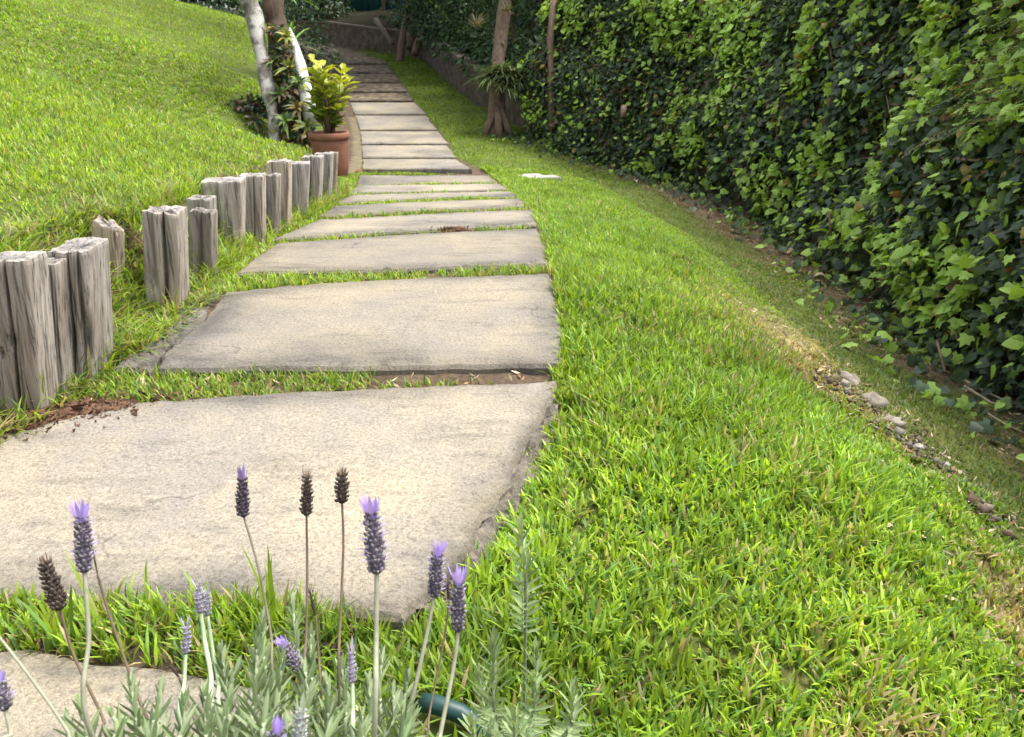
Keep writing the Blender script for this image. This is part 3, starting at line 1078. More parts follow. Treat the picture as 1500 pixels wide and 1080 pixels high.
def edge_out(s):
    """unit vector out of the hedge, towards the path"""
    e = 0.35
    t = edge_at(s + e) - edge_at(s - e)
    t /= np.linalg.norm(t, axis=1, keepdims=True)
    return np.stack([-t[:, 1], t[:, 0]], 1)


def hedge_h(s):
    return 2.05 + 0.30 * noise(s * 0.9, 0 * s, 3.3)


def hedge_off(s, v):
    """how far the green face stands out, v metres above the foot"""
    b = -0.06 - 0.20 * v + 0.34 * (noise(s * 1.1, v * 1.4, 1.5) - 0.5) + 0.26 * (noise(s * 3, v * 3.4, 8.5) - 0.5)
    b = b + .22 * sstep(cum[-1] - 2.6, cum[-1] - .6, s)
    return b - 0.25 * sstep(1.8, 2.5, v) + 0.36 * (noise(s * .75, 0 * s, 4.4) - .5) * (1 - .4 * sstep(.4, 1.6, v))


hedge = empty('ivy_hedge', (2.05, 3.0, -0.55))
tag(hedge, 'tall bank of dark ivy with bright young leaves along the right side', 'ivy')
sv = np.arange(0.0, cum[-1] + .3, .12)
vv = np.r_[np.arange(-.1, 1.8, .15), 1.95]
S2, V2 = np.meshgrid(sv, vv)
base2 = edge_at(S2.ravel())
out2 = edge_out(S2.ravel())
zf = ground(base2[:, 0] - .05 * 1, base2[:, 1])
off = hedge_off(S2.ravel(), V2.ravel()) - 0.16
front = np.c_[base2 + out2 * off[:, None], zf + V2.ravel()]
backp = np.c_[base2 - out2 * 0.95, zf + V2.ravel()]
nr, nc = S2.shape
ii = np.arange(nr * nc).reshape(nr, nc)
fq = np.stack([ii[:-1, :-1], ii[:-1, 1:], ii[1:, 1:], ii[1:, :-1]], -1).reshape(-1, 4)
o = nr * nc
topq = np.stack([ii[-1, :-1], ii[-1, 1:], ii[-1, 1:] + o, ii[-1, :-1] + o], -1)
e1 = np.stack([ii[:-1, 0], ii[1:, 0], ii[1:, 0] + o, ii[:-1, 0] + o], -1)
e2 = np.stack([ii[:-1, -1], ii[1:, -1], ii[1:, -1] + o, ii[:-1, -1] + o], -1)
link('twig_core', np_mesh('twig_core', np.r_[front, backp], np.r_[fq, fq[:, ::-1] + o, topq, e1, e2]), M_TWIG, hedge)

IV = [(0, .02), (-.30, -.12), (-.56, .12), (-.36, .30), (-.46, .58), (-.20, .60), (0, 1.0), (.20, .60), (.46, .58), (.36, .30), (.56, .12), (.30, -.12)]
ivy_v = np.array([(0, .32, .06)] + [(a, b, -.16 * abs(a) - .14 * max(0, b - .4) ** 2) for a, b in IV])
ivy_f = [(0, i + 1, (i + 1) % 12 + 1) for i in range(12)][::-1]
ivy_f = [(a, c, b) for a, b, c in ivy_f]
IVR = [(0, .04), (-.34, -.06), (-.52, .22), (-.42, .50), (-.2, .78), (0, .96), (.2, .78), (.42, .5), (.52, .22), (.34, -.06)]
ivy2_v = np.array([(0, .36, .05)] + [(a, b, -.18 * abs(a)) for a, b in IVR])
ivy2_f = [(0, (i + 1) % 10 + 1, i + 1) for i in range(10)]

N = 78000
s = rng.uniform(0, cum[-1] + .2, N)
v = rng.uniform(-.02, 1, N) ** 0.95 * hedge_h(s)
dep = rng.random(N) ** 1.4 * .20
b2 = edge_at(s)
o2 = edge_out(s)
zf = ground(b2[:, 0] - .05, b2[:, 1])
P = np.c_[b2 + o2 * (hedge_off(s, v) - dep + .05)[:, None], zf + v]
P[:, 2] = np.maximum(P[:, 2], ground(P[:, 0], P[:, 1]) + .015)
top = v > hedge_h(s) - .25
P[top, :2] -= o2[top] * rng.uniform(0, .5, top.sum())[:, None]
fo_ = rng.random(N) < .035
P[fo_, :2] += o2[fo_] * rng.uniform(.05, .45, fo_.sum())[:, None]
P[fo_, 2] = ground(P[fo_, 0], P[fo_, 1]) + rng.uniform(.01, .07, fo_.sum())
v = np.where(fo_, .31, v)
# thin the ivy where feathery conifer shows, and along the ragged foot
con = (P[:, 1] > 2.5) & (P[:, 1] < 4.3) & (v > 1.0 + .25 * (P[:, 1] - 2.5)) & (v < 1.95)
thin = (v < .30) & (rng.random(N) < .75 * sstep(.35, .6, noise(s * 1.3, 0 * s, 2.2)))
keep = ~(con & (rng.random(N) < .55)) & ~thin & in_view(P, 1.5)
P, s, v, dep, o2, con = P[keep], s[keep], v[keep], dep[keep], o2[keep], con[keep]
N = len(P)
o3 = np.c_[o2, np.zeros(N)]
nrm = o3 * .70 + np.array([0, 0, .62]) + rng.normal(0, .52, (N, 3))
tip = np.array([0, 0, -1.0]) + o3 * .35 + rng.normal(0, .45, (N, 3))
R = basis(nrm, tip)
size = (.026 + .046 * rng.random(N) ** 1.3) * (0.85 + .3 * noise(s * 2, v * 2, 6.1))
cl = noise(s * 2.6, v * 2.6, 5.2) + .35 * (noise(s * 7, v * 7, 1.2) - .5)
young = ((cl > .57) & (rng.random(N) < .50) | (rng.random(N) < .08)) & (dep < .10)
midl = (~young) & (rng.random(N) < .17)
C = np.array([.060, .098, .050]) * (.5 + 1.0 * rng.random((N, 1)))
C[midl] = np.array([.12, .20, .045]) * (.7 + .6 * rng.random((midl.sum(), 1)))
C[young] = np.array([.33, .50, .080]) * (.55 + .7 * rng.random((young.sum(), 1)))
yel = rng.random(N) < .012
C[yel] = (.34, .27, .06)
brn = rng.random(N) < .02
C[brn] = (.16, .09, .045)
size[young] *= 1.1
size *= np.interp(P[:, 1], [2.5, 4.5], [.86, 1.0])
P[young] += o3[young] * .05
# the leaves that show largest are single leaves, the rest one joined mass
dv = view_d(P)
seen = in_view(P, 0.98)
score = size / dv * np.where(dep < .05, 1, .3) * np.where(young, 1.6, 1) * seen
pick = np.argsort(-score)[:298]
rest = np.ones(N, bool)
rest[pick] = False
kinds = rng.integers(0, 2, N)
leaf_me = {}
for kd, (tv_, tf_) in enumerate(((ivy_v, ivy_f), (ivy2_v, ivy2_f))):
    for ci, c in enumerate(((.37, .55, .085), (.27, .43, .07), (.052, .085, .045), (.115, .19, .042))):
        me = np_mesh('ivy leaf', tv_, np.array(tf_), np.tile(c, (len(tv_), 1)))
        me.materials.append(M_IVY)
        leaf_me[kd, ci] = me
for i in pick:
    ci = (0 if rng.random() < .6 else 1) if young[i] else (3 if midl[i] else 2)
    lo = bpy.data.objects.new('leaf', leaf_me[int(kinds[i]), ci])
    COL.objects.link(lo)
    lo.parent = hedge
    lo.matrix_parent_inverse = Matrix.Translation(-hedge.location)
    Mx = Matrix(R[i].tolist()).to_4x4() @ Matrix.Scale(float(size[i]), 4)
    Mx.translation = Vector(P[i].tolist())
    lo.matrix_basis = Mx
parts = []
for kd, (tv_, tf_) in enumerate(((ivy_v, ivy_f), (ivy2_v, ivy2_f))):
    q = rest & (kinds == kd)
    me = None
    k = len(tv_)
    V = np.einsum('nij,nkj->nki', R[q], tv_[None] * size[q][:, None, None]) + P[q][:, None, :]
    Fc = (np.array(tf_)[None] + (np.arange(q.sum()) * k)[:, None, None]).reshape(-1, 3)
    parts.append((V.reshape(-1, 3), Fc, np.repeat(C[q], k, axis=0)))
fo = join_np('foliage', parts, M_IVY, None, None, parent=hedge)
mb = MB()
for k in range(110):
    s0 = rng.uniform(1.5, cum[-1])
    v0 = rng.uniform(0, .5)
    pts_ = []
    for j in range(7):
        ss, v_ = np.array([s0 + .06 * j * rng.normal(0, 1)]), np.array([v0 + j * rng.uniform(.1, .2)])
        bb, oo2 = edge_at(ss)[0], edge_out(ss)[0]
        pts_.append(np.r_[bb + oo2 * float(hedge_off(ss, v_)[0] - .02 + rng.uniform(-.03, .03)), float(ground(bb[0], bb[1])) + v_[0]])
    mb.tube(pts_, [rng.uniform(.004, .008)] * 7, 5, c=(.2, .14, .09))
tag(mb.build('vine_stems', M_DRY, hedge), kind='stuff')
# bare stems showing at the foot and in the gaps
for k, (pts, r) in enumerate([
        ([(1372, 500, 3.35), (1378, 520, 3.3), (1384, 545, 3.25)], .006),
        ([(1398, 478, 3.5), (1403, 500, 3.45)], .005),
        ([(1214, 310, 4.9), (1217, 345, 4.9)], .007),
        ([(808, 190, 9.6), (809, 120, 9.55), (806, 60, 9.5), (812, -10, 9.4)], .045),
        ([(912, 172, 8.2), (914, 155, 8.2)], .03)]):
    mb = MB()
    mb.tube([at(*p) for p in pts], r, 6)
    mb.build('stem', M_BARKBROWN, hedge)

# feathery conifer growing through the top of the ivy
cf = empty('feathery_conifer', at(1430, 300, 3.2))
tag(cf, 'dark feathery conifer sprays poking through the ivy at upper right', 'conifer')
N = 620
yy = rng.uniform(2.1, 4.4, N)
vz = rng.uniform(1.0, 2.0, N)
sx = np.interp(yy, seg[:, 1], cum)
bx = edge_at(sx)
ox = edge_out(sx)
P0 = np.c_[bx + ox * (hedge_off(sx, vz) + .02)[:, None], ground(bx[:, 0] - .05, bx[:, 1]) + vz]
mb = MB()
mb.tube([P0.mean(0) - (-.25, 0, 1.6), P0.mean(0) + (.25, 0, 0), P0.mean(0) + (.25, .1, .6)], [.05, .035, .015], 8)
mb.build('trunk', M_BARKDARK, cf)
VV, FF, CC, oo = [], [], [], 0
for i in range(N):
    a = np.r_[ox[i] * rng.uniform(.3, 1), 0] + np.array([rng.normal(0, .3), rng.normal(0, .7), rng.uniform(-.5, .1)])
    a /= np.linalg.norm(a)
    L = rng.uniform(.12, .26)
    side = np.cross(a, (0, 0, 1))
    c = np.array([.085, .135, .035]) * rng.uniform(.5, 1.6) if rng.random() < .8 else np.array([.20, .14, .05])
    for j in range(16):
        q = P0[i] + a * L * j / 16 + np.array([0, 0, -.25]) * (L * j / 16) ** 2 * 4
        for sg in (-1, 1):
            l2 = L * .28 * (1 - j / 18)
            e = q + side * sg * l2 + a * l2 * .8 + rng.normal(0, .006, 3)
            VV += [q, q + a * .005 + np.array([0, 0, .003]), e]
            FF.append((oo, oo + 1, oo + 2))
            CC += [c, c, c]
            oo += 3
tag(link('sprays', np_mesh('sprays', np.array(VV), np.array(FF), np.array(CC)), M_LEAF, cf), kind='stuff')

# ------------------------------------------------------------------ low garden wall
wl = np.array([(1.0, 9.35)] + EDGE[5:])
wall = MB()
cope = MB()
n0 = len(wl)
tw = np.gradient(wl, axis=0)
tw /= np.linalg.norm(tw, axis=1, keepdims=True)
rt = np.stack([tw[:, 1], -tw[:, 0]], 1)


def strip(mb, off0, off1, zb, zt):
    v = []
    for i in range(n0):
        a, b = wl[i] + rt[i] * off0, wl[i] + rt[i] * off1
        z = CAMZ - np.interp(wl[i, 1], HL_Y, HL_H)
        v += [(a[0], a[1], z + zb), (b[0], b[1], z + zb), (b[0], b[1], z + zt), (a[0], a[1], z + zt)]
    f = []
    for i in range(n0 - 1):
        for k in range(4):
            f.append((i * 4 + k, i * 4 + (k + 1) % 4, (i + 1) * 4 + (k + 1) % 4, (i + 1) * 4 + k))
    f += [(3, 2, 1, 0), tuple(range((n0 - 1) * 4, n0 * 4))]
    mb.add(v, f)


strip(wall, 0.0, 0.14, -.2, .46)
strip(cope, -.025, .165, .46, .50)
we = empty('garden_wall', (wl[1][0], wl[1][1], 0))
tag(we, 'low dark stained garden wall curving behind the path', 'wall')
wall.build('wall_body', M_WALL, we, False)
cope.build('coping', M_COPE, we, False)

# ------------------------------------------------------------------ shrubs and trees
lf_v = np.array([(0, 0, 0), (-.28, .4, .05), (0, 1, -.08), (.28, .4, .05), (0, .45, -.02)])
lf_f = [(0, 4, 1), (1, 4, 2), (2, 4, 3), (3, 4, 0)]


def leaf_cloud(name, blobs, n, size, cols, parent, mat=None, droop=0.2, shell=.55):
    mat = mat or M_LEAF
    bl = np.array(blobs)
    wt = (bl[:, 3] * bl[:, 4] * bl[:, 5]) ** .67
    k = rng.choice(len(bl), n, p=wt / wt.sum())
    u = rng.normal(0, 1, (n, 3))
    u /= np.linalg.norm(u, axis=1, keepdims=True)
    rr = (shell + (1 - shell) * rng.random(n))
    rr *= .75 + .5 * noise(u[:, 0] * 2.5 + k, u[:, 1] * 2.5, u[:, 2] * 2.5)
    P = bl[k, :3] + u * bl[k, 3:6] * rr[:, None]
    nr = u * .6 + np.array([0, 0, .6]) + rng.normal(0, .5, (n, 3))
    tp = u + np.array([0, 0, -droop * 2]) + rng.normal(0, .5, (n, 3))
    R = basis(nr, tp)
    cs = np.array(cols)[rng.integers(0, len(cols), n)] * (.65 + .7 * rng.random((n, 1)))
    me = scatter(name, lf_v, lf_f, P, R, rng.uniform(size[0], size[1], n), cs)
    return tag(link(name, me, mat, parent), kind='stuff')


def shrub(px, py, d, blobs, n, size, cols, label, name='shrub', cat='shrub', group=None, shell=.55):
    p = at(px, py, d)
    p[2] = float(ground(p[0], p[1]))
    e = empty(name, p)
    tag(e, label, cat, group)
    B = [(p[0] + a, p[1] + b, p[2] + c, r1, r2, r3) for a, b, c, r1, r2, r3 in blobs]
    mb = MB()
    for b in B:
        mb.tube([p - (0, 0, .05), (p + np.array(b[:3])) / 2 + (.05, 0, .05), np.array(b[:3])], [.03, .02, .008], 6)
    mb.build('stems', M_BARKDARK, e)
    leaf_cloud('crown', B, n, size, cols, e, shell=shell)
    return e


DK = [(.022, .05, .026), (.03, .065, .03), (.045, .09, .03)]
MD = [(.05, .11, .03), (.08, .15, .04), (.035, .075, .03)]
LT = [(.13, .22, .05), (.09, .17, .04), (.05, .1, .03)]
YL = [(.30, .30, .03), (.20, .26, .03), (.10, .17, .03)]
shrub(650, 55, 15.5, [(0, 0, .5, .9, .7, .6), (.6, .3, .9, .8, .7, .7), (-.5, .4, 1.0, .7, .7, .8)], 3400, (.06, .11), DK + MD[:1], 'dark broad shrub behind the wall left of the brown tree')
shrub(690, 40, 14.0, [(0, 0, .7, .7, .6, .7), (.3, .3, 1.4, .7, .6, .7)], 2600, (.05, .10), DK + MD, 'dark leafy shrub directly behind the spiky bromeliad')
shrub(780, 60, 12.5, [(0, 0, .6, .7, .5, .7), (.4, .2, 1.3, .7, .6, .7), (-.5, .3, 1.5, .5, .5, .6)], 3000, (.06, .10), MD + LT, 'light green shrub right of the brown tree with yellowish tips')
shrub(775, 15, 11.6, [(0, 0, 1.55, .35, .3, .3)], 500, (.05, .09), YL, 'yellow-green sprig high beside the brown trunk')
shrub(455, 45, 13.0, [(0, 0, .4, .5, .5, .6), (-.5, .5, .9, .8, .7, .9), (-1.2, .2, .7, .8, .8, .8)], 3200, (.05, .09), DK, 'dark shadowy shrub behind the whitewashed pole')
wsh = np.array([(.55, 11.4), (.1, 12.6), (-.2, 14.0), (-.6, 15.4), (-1.0, 16.8), (-1.3, 18.4), (-2.0, 19.7), (-3.2, 20.9), (-4.9, 21.5), (-6.6, 23.0)])
wlb = ['broad dark shrub behind the wall nearest the ivy corner', 'dark shrub second along the wall from the ivy corner', 'dark shrub behind the wall between the brown tree and the bend', 'shadowy shrub behind the wall halfway to the bend', 'shadowy shrub behind the wall shortly before the bend',
       'dark shrub crowding the bend of the wall', 'dark shrub just left of the bend of the wall', 'low dark shrub behind the wall under the teal fence', 'dark shrub behind the far left wall', 'last dark shrub at the far left end of the wall']
for (sx_, sy_), lb_ in zip(wsh, wlb):
    if 'teal' in lb_:
        continue
    lowc = sy_ > 20
    p_ = np.array([sx_, sy_, float(ground(sx_, sy_))])
    e_ = tag(empty('wall_shrub', p_), lb_, 'shrub', 'dark shrubs behind the low wall')
    hh_ = .8 if lowc else 1.0
    B_ = [(p_[0], p_[1] - .15, p_[2] + .15 * hh_, 1.0, .5, .45 * hh_), (p_[0] + .3, p_[1] + .35, p_[2] + .9 * hh_, .8, .55, .7 * hh_), (p_[0] - .3, p_[1] + .3, p_[2] + 1.5 * hh_, .7, .5, .6 * hh_)]
    mb = MB()
    for b_ in B_:
        mb.tube([p_ - (0, 0, .05), (p_ + np.array(b_[:3])) / 2 + (.04, 0, .04), np.array(b_[:3])], [.03, .02, .008], 6)
    mb.build('stems', M_BARKDARK, e_)
    leaf_cloud('crown', B_, 2600 if not lowc else 2600, (.07, .13), DK + DK + MD, e_, shell=.3)
shrub(520, 25, 20.8, [(0, .9, .8, .9, .5, .35), (-1.6, .8, 1.0, 1.2, .6, .7)], 2200, (.06, .1), DK, 'low dark shrub on top of the far wall')
for i, (px, d, lab) in enumerate([(330, 27, 'far dark tree mass left of the teal fence'), (470, 29, 'far dark tree mass behind the left end of the teal fence'),
                                  (640, 28, 'far dark tree mass right of the teal fence'), (760, 24, 'far dark tree mass behind the brown trunk'), (900, 22, 'far dark tree mass behind the ivy corner'),
                                  (180, 30, 'far dark tree mass above the upper lawn')]):
    shrub(px, 60, d, [(0, -.3, .3, 2.6, 1.0, .7), (0, 0, 1.2, 2.4, 1.2, 1.3), (.5, .5, 2.8, 2.0, 1.2, 1.4), (-1, .8, 2.2, 1.6, 1.2, 1.6)], 5200, (.16, .28), DK, lab, 'background_tree', 'tree', 'dark trees closing the far end of the garden')

# teal sheet fence on posts above the far wall
fe = empty('teal_fence', at(560, 40, 22.5))
tag(fe, 'dark teal sheet fence above the far end of the wall', 'fence')
a, b = at(506, 31, 20.9), at(640, 52, 19.9)
vs, fs = [], []
m = 60
for i in range(m + 1):
    p = a + (b - a) * i / m
    q = .025 * math.sin(i * 1.6)
    vs += [(p[0], p[1] + q, p[2] - .1), (p[0], p[1] + q, p[2] + 1.7), (p[0], p[1] + q + .012, p[2] + 1.7), (p[0], p[1] + q + .012, p[2] - .1)]
for i in range(m):
    for k in range(4):
        fs.append((i * 4 + k, i * 4 + (k + 1) % 4, i * 4 + 4 + (k + 1) % 4, i * 4 + 4 + k))
mb = MB()
mb.add(vs, fs)
mb.build('sheet', M_TEAL, fe)
for t in (-.03, .45, .97):
    p = a + (b - a) * t + (0, -.06, 0)
    mb = MB()
    mb.tube([p - (0, 0, .5), p + (0, 0, .6), p + (0, 0, 1.8)], .055, 8)
    mb.build('post', M_BARKBROWN, fe)
mb = MB()
p = at(492, 24, 20.7)
mb.tube([p - (0, 0, .3), p + (.02, 0, .7), p + (0, 0, 1.8)], .06, 8, bump=.1)
tag(mb.build('wooden_post', M_BARKBROWN), 'pale upright post on the far wall left of the teal fence', 'post')


def tree(name, label, trunks, crown, n, size, cols, bark, group=None):
    p0 = np.array(trunks[0][0][0], float)
    e = empty(name, p0)
    tag(e, label, 'tree', group)
    for pts, rad in trunks:
        mb = MB()
        P = [np.array(q, float) for q in pts]
        # resample along the points for a rounder bend
        Q, r2 = [], []
        for i in range(len(P) - 1):
            for t in np.linspace(0, 1, 6, endpoint=False):
                p_1 = P[max(i - 1, 0)]
                p3 = P[min(i + 2, len(P) - 1)]
                t2, t3 = t * t, t ** 3
                Q.append(.5 * (2 * P[i] + (P[i + 1] - p_1) * t + (2 * p_1 - 5 * P[i] + 4 * P[i + 1] - p3) * t2 + (3 * P[i] - p_1 - 3 * P[i + 1] + p3) * t3))
                r2.append(rad[i] + (rad[i + 1] - rad[i]) * t)
        Q.append(P[-1])
        r2.append(rad[-1])
        mb.tube(Q, r2, 14, bump=.16, seed=float(p0[0] * 3))
        mb.build('trunk', bark, e)
    if crown:
        top = np.array(trunks[0][0][-1], float)
        mb = MB()
        for b in crown:
            c = np.array(b[:3])
            mb.tube([top - (0, 0, .3), (top + c) / 2 + (0, 0, .15), c], [trunks[0][1][-1] * .8, .03, .012], 7)
        mb.build('limbs', bark, e)
        leaf_cloud('crown', crown, n, size, cols, e, shell=.2)
    return e


def up(p, dx, dy, dz):
    return p + np.array([dx, dy, dz])


b = at(729, 190, 10.2)
b[2] = float(ground(b[0], b[1])) - .05
t1 = [b, up(at(728, 150, 10.25), 0, 0, 0), at(730, 92, 10.35), at(736, 40, 10.4), at(744, -30, 10.4), up(at(748, -90, 10.4), .15, .2, .5), up(at(750, -110, 10.4), 1.0, 1.2, 1.6)]
T1 = tree('brown_tree', 'brown bare-trunked tree with clinging bromeliads in front of the wall', [(t1, [.15, .105, .085, .088, .092, .08, .05])],
          [(t1[-1][0] + a, t1[-1][1] + c, t1[-1][2] + h, r, r, r * .6) for a, c, h, r in ((0, 0, .5, 1.0), (.9, .4, .2, .9), (.9, 1.0, .5, .8), (.6, -.9, .4, .9), (1.2, -.5, .9, .8))], 6500, (.08, .14), MD, M_BARKBROWN)
for dx, dy in ((-.16, -.12), (.15, -.1), (.02, -.2)):
    mb = MB()
    mb.tube([b + (dx * 1.1, dy * 1.1, .0), b + (dx * .75, dy * .75, .16), b + (dx * .2, dy * .2, .36)], [.04, .05, .05], 8, bump=.15)
    mb.build('root', M_BARKBROWN, T1)
b = at(584, 71, 16.6)
b[2] = float(ground(b[0], b[1])) - .05
t2 = [b, at(592, 40, 16.6), at(600, 5, 16.6), up(at(606, -60, 16.6), 0, 0, .2), up(at(610, -90, 16.6), .2, -.5, .9)]
tc = at(603, 72, 17.0)
tree('twin_trunk_tree', 'forked dark tree with a pale leaning trunk at the far bend of the path', [(t2, [.085, .07, .065, .06, .05]), ([tc, at(604, 30, 17), at(600, -20, 17), up(at(598, -80, 17), 0, 0, .5)], [.12, .11, .10, .08])],
     [(t2[-1][0] + a, t2[-1][1] + c, t2[-1][2] + h, r, r, r * .6) for a, c, h, r in ((0, 0, .6, 1.3), (1.4, -.6, .4, 1.2), (-1.3, -.4, .6, 1.2), (.6, -1.8, .7, 1.2), (-.8, 1.0, .8, 1.2), (1.6, 1.0, .8, 1.2), (-1.8, -2.3, .3, 1.5), (.2, -3.0, .4, 1.3), (-3.2, -1, .3, 1.5), (-2.6, 1.5, .5, 1.6), (0, 2.5, .6, 1.6), (-4.2, .6, .5, 1.5))] + [tuple(at(612, 8, 16.3)) + (.28, .25, .16)], 19000, (.12, .20), MD + DK, M_BARKBROWN)  # outer blobs added above the view to shade the far path
b = at(607, 79, 16.2)
t3 = [b, at(614, 55, 16.3), at(622, 25, 16.4), up(at(634, -40, 16.5), 0, 0, 0), up(at(640, -90, 16.5), .3, -.4, .7)]
tree('leaning_tree', 'thin leaning brown tree just right of the forked dark tree', [(t3, [.075, .065, .06, .055, .04])],
     [(t3[-1][0] + a, t3[-1][1] + c, t3[-1][2] + h, r, r, r * .6) for a, c, h, r in ((0, -.4, .7, 1.2), (1.2, -1.4, .7, 1.1), (-.4, -2.0, .9, 1.1))], 6000, (.09, .15), MD + DK, M_BARKBROWN)
mb = MB()
mb.tube([at(551, 30, 17.7), at(555, 36, 17.5), at(575, 64, 16.7)], [.07, .055, .05], 8)
tag(mb.build('pale_pipe', M_COPE), 'pale slanting pipe against the far dark wall', 'pipe')

# trees and pole at the top of the stakes
b = at(402, 210, 7.4)
b[2] = float(ground(b[0], b[1])) - .08
tl = [b, at(399, 165, 7.4), at(391, 125, 7.42), at(383, 80, 7.45), at(372, 20, 7.5), at(364, -50, 7.6), up(at(350, -120, 7.6), .2, 2.0, 1.6), up(at(350, -120, 7.6), .3, 3.6, 2.2)]
tree('pale_bark_tree', 'leaning tree with patchy white and grey bark beside the upper lawn', [(tl, [.055, .05, .07, .062, .08, .08, .07, .05])],
     [(tl[-1][0] + a, tl[-1][1] + c, tl[-1][2] + h, r, r, r * .55) for a, c, h, r in ((0, 0, .8, .9), (-1.0, .5, .8, .8), (.6, 1.0, .9, .8))], 1300, (.06, .11), MD, M_BARKPALE)
b = at(430, 212, 7.55)
b[2] = float(ground(b[0], b[1])) - .08
td = [b, at(425, 160, 7.6), at(415, 100, 7.65), at(406, 40, 7.7), at(402, -30, 7.7), up(at(400, -100, 7.7), .1, 1.2, 1.2), up(at(400, -100, 7.7), .2, 3.0, 2.0)]
tree('dark_bark_tree', 'dark trunk crowded with bromeliads right of the pale tree', [(td, [.16, .14, .115, .105, .10, .08, .05])],
     [(td[-1][0] + a, td[-1][1] + c, td[-1][2] + h, r, r, r * .55) for a, c, h, r in ((0, .4, .9, .8), (.7, 1.1, .8, .7))], 900, (.06, .11), MD, M_BARKDARK)
mb = MB()
pp = [at(456, 178, 7.42), at(450, 146, 7.45), at(440, 95, 7.5), at(430, 60, 7.6), at(424, 42, 7.65)]
mb.tube(pp, [.066, .066, .050, .03, .013], 12, bump=.1)
tag(mb.build('white_pole', M_WHITEPOLE), 'whitewashed tapering pole leaning behind the potted shrub', 'pole')


shrub(366, 185, 7.75, [(0, 0, .06, .16, .16, .10), (.08, .1, .10, .14, .14, .12)], 420, (.05, .09), DK + [(.12, .06, .04)], 'low dark undergrowth left of the pale tree foot')
p_ = at(425, 208, 7.45)
cl_ = tag(empty('climbing_plant', p_), 'tangled green and rusty climber wrapping the dark trunk', 'climber')
mb = MB()
mb.tube([p_, at(432, 150, 7.42), at(420, 95, 7.48), at(410, 45, 7.55)], [.012, .010, .008, .005], 6)
mb.build('stems', M_BARKDARK, cl_)
leaf_cloud('leaves', [tuple(at(a_, b_, 7.5)) + (r_, r_, r_ * .9) for a_, b_, r_ in ((430, 190, .20), (440, 165, .16), (424, 140, .17), (420, 110, .15), (412, 80, .13), (408, 50, .11), (452, 200, .13))], 1300, (.04, .08), DK + DK + [(.17, .10, .045), (.10, .05, .03), (.24, .22, .04), (.10, .16, .035)], cl_, shell=.3)


def rosette(p, n, L, W, cols, up_=.9, droop=1.0, axis=(0, 0, 1)):
    """strap leaves arching out of a point"""
    p = np.asarray(p, float)
    ax = np.asarray(axis, float)
    ax = ax / np.linalg.norm(ax)
    V, Fc, C = [], [], []
    for i in range(n):
        th = i * 2.4 + rng.uniform(-.3, .3)
        el = rng.uniform(.15, up_ * 1.4)
        a = np.cross(ax, (0.2, 1, 0.1))
        a /= np.linalg.norm(a)
        bb = np.cross(ax, a)
        h = math.cos(th) * a + math.sin(th) * bb
        l = L * rng.uniform(.7, 1.15)
        c = np.array(cols[rng.integers(0, len(cols))]) * rng.uniform(.7, 1.25)
        o = len(V)
        S = 5
        for j in range(S + 1):
            t = j / S
            q = p + l * t * (math.cos(el) * h + math.sin(el) * ax) - np.array([0, 0, droop * l * .55 * t * t])
            wd = W * (1 - t ** 2.2) * .5 + .0006
            sdv = np.cross(h, ax)
            V += [q - sdv * wd + ax * wd * .4, q + sdv * wd + ax * wd * .4]
            C += [c, c]
        for j in range(S):
            k = o + 2 * j
            Fc += [(k, k + 1, k + 3), (k, k + 3, k + 2)]
    return np.array(V), np.array(Fc), np.array(C)


GRN = [(.09, .15, .03), (.13, .19, .04), (.06, .11, .03)]
RED = [(.12, .07, .04), (.11, .09, .035), (.15, .13, .045)]
YEL = [(.30, .28, .04), (.20, .24, .04)]
PAL = [(.26, .24, .13), (.18, .20, .09), (.20, .14, .08)]
for px, py, d, L, cols, lab in [(400, 50, 7.5, .16, RED, 'reddish bromeliad highest on the dark trunk'), (420, 55, 7.45, .14, YEL, 'yellow bromeliad high on the dark trunk'),
                                (402, 92, 7.45, .17, RED + GRN, 'red-green bromeliad on the dark trunk beside the white bark'), (424, 102, 7.4, .18, GRN + YEL, 'yellow-green bromeliad halfway up the dark trunk'),
                                (438, 122, 7.4, .15, GRN, 'green bromeliad touching the white pole'), (410, 140, 7.4, .18, GRN + RED, 'mixed bromeliad low on the dark trunk'),
                                (436, 160, 7.35, .17, RED + YEL, 'rusty bromeliad below the white pole'), (418, 180, 7.3, .18, GRN, 'green bromeliad at the foot of the dark trunk'),
                                (450, 188, 7.2, .17, GRN + YEL, 'broad green bromeliad beside the terracotta pot'), (375, 178, 7.5, .16, RED + DK, 'dark bromeliad left of the pale tree foot'),
                                (362, 160, 7.8, .18, DK + GRN, 'dark low plant at the lawn corner under the pale tree')]:
    p = at(px, py, d)
    join_np('bromeliad', [rosette(p, 17, L, .03, cols, .9, .7, (.1, -.6, .8))], M_LEAF, lab, 'bromeliad', kind='thing', group='bromeliads around the dark trunk')
join_np('bromeliad', [rosette(at(698, 42, 11.0), 30, .36, .022, PAL, 1.0, .6)], M_LEAF, 'pale spiky bromeliad left of the brown trunk', 'bromeliad', kind='thing', group='bromeliads on the brown tree')
join_np('bromeliad', [rosette(at(742, 18, 10.2), 24, .24, .02, PAL + GRN, 1.0, .7)], M_LEAF, 'small bromeliad high on the brown trunk', 'bromeliad', kind='thing', group='bromeliads on the brown tree')
join_np('spider_plant', [rosette(at(735 + a_, 110 + b_, 9.95), 150, .42, .022, [(.06, .10, .025), (.09, .14, .03), (.04, .07, .02), (.13, .15, .05)], .8, .9) for a_, b_ in ((0, 0), (-14, 8), (16, 6), (28, 14), (4, 18))], M_LEAF, 'dark grassy clump sprouting round the brown trunk at wall height', 'plant', kind='thing')
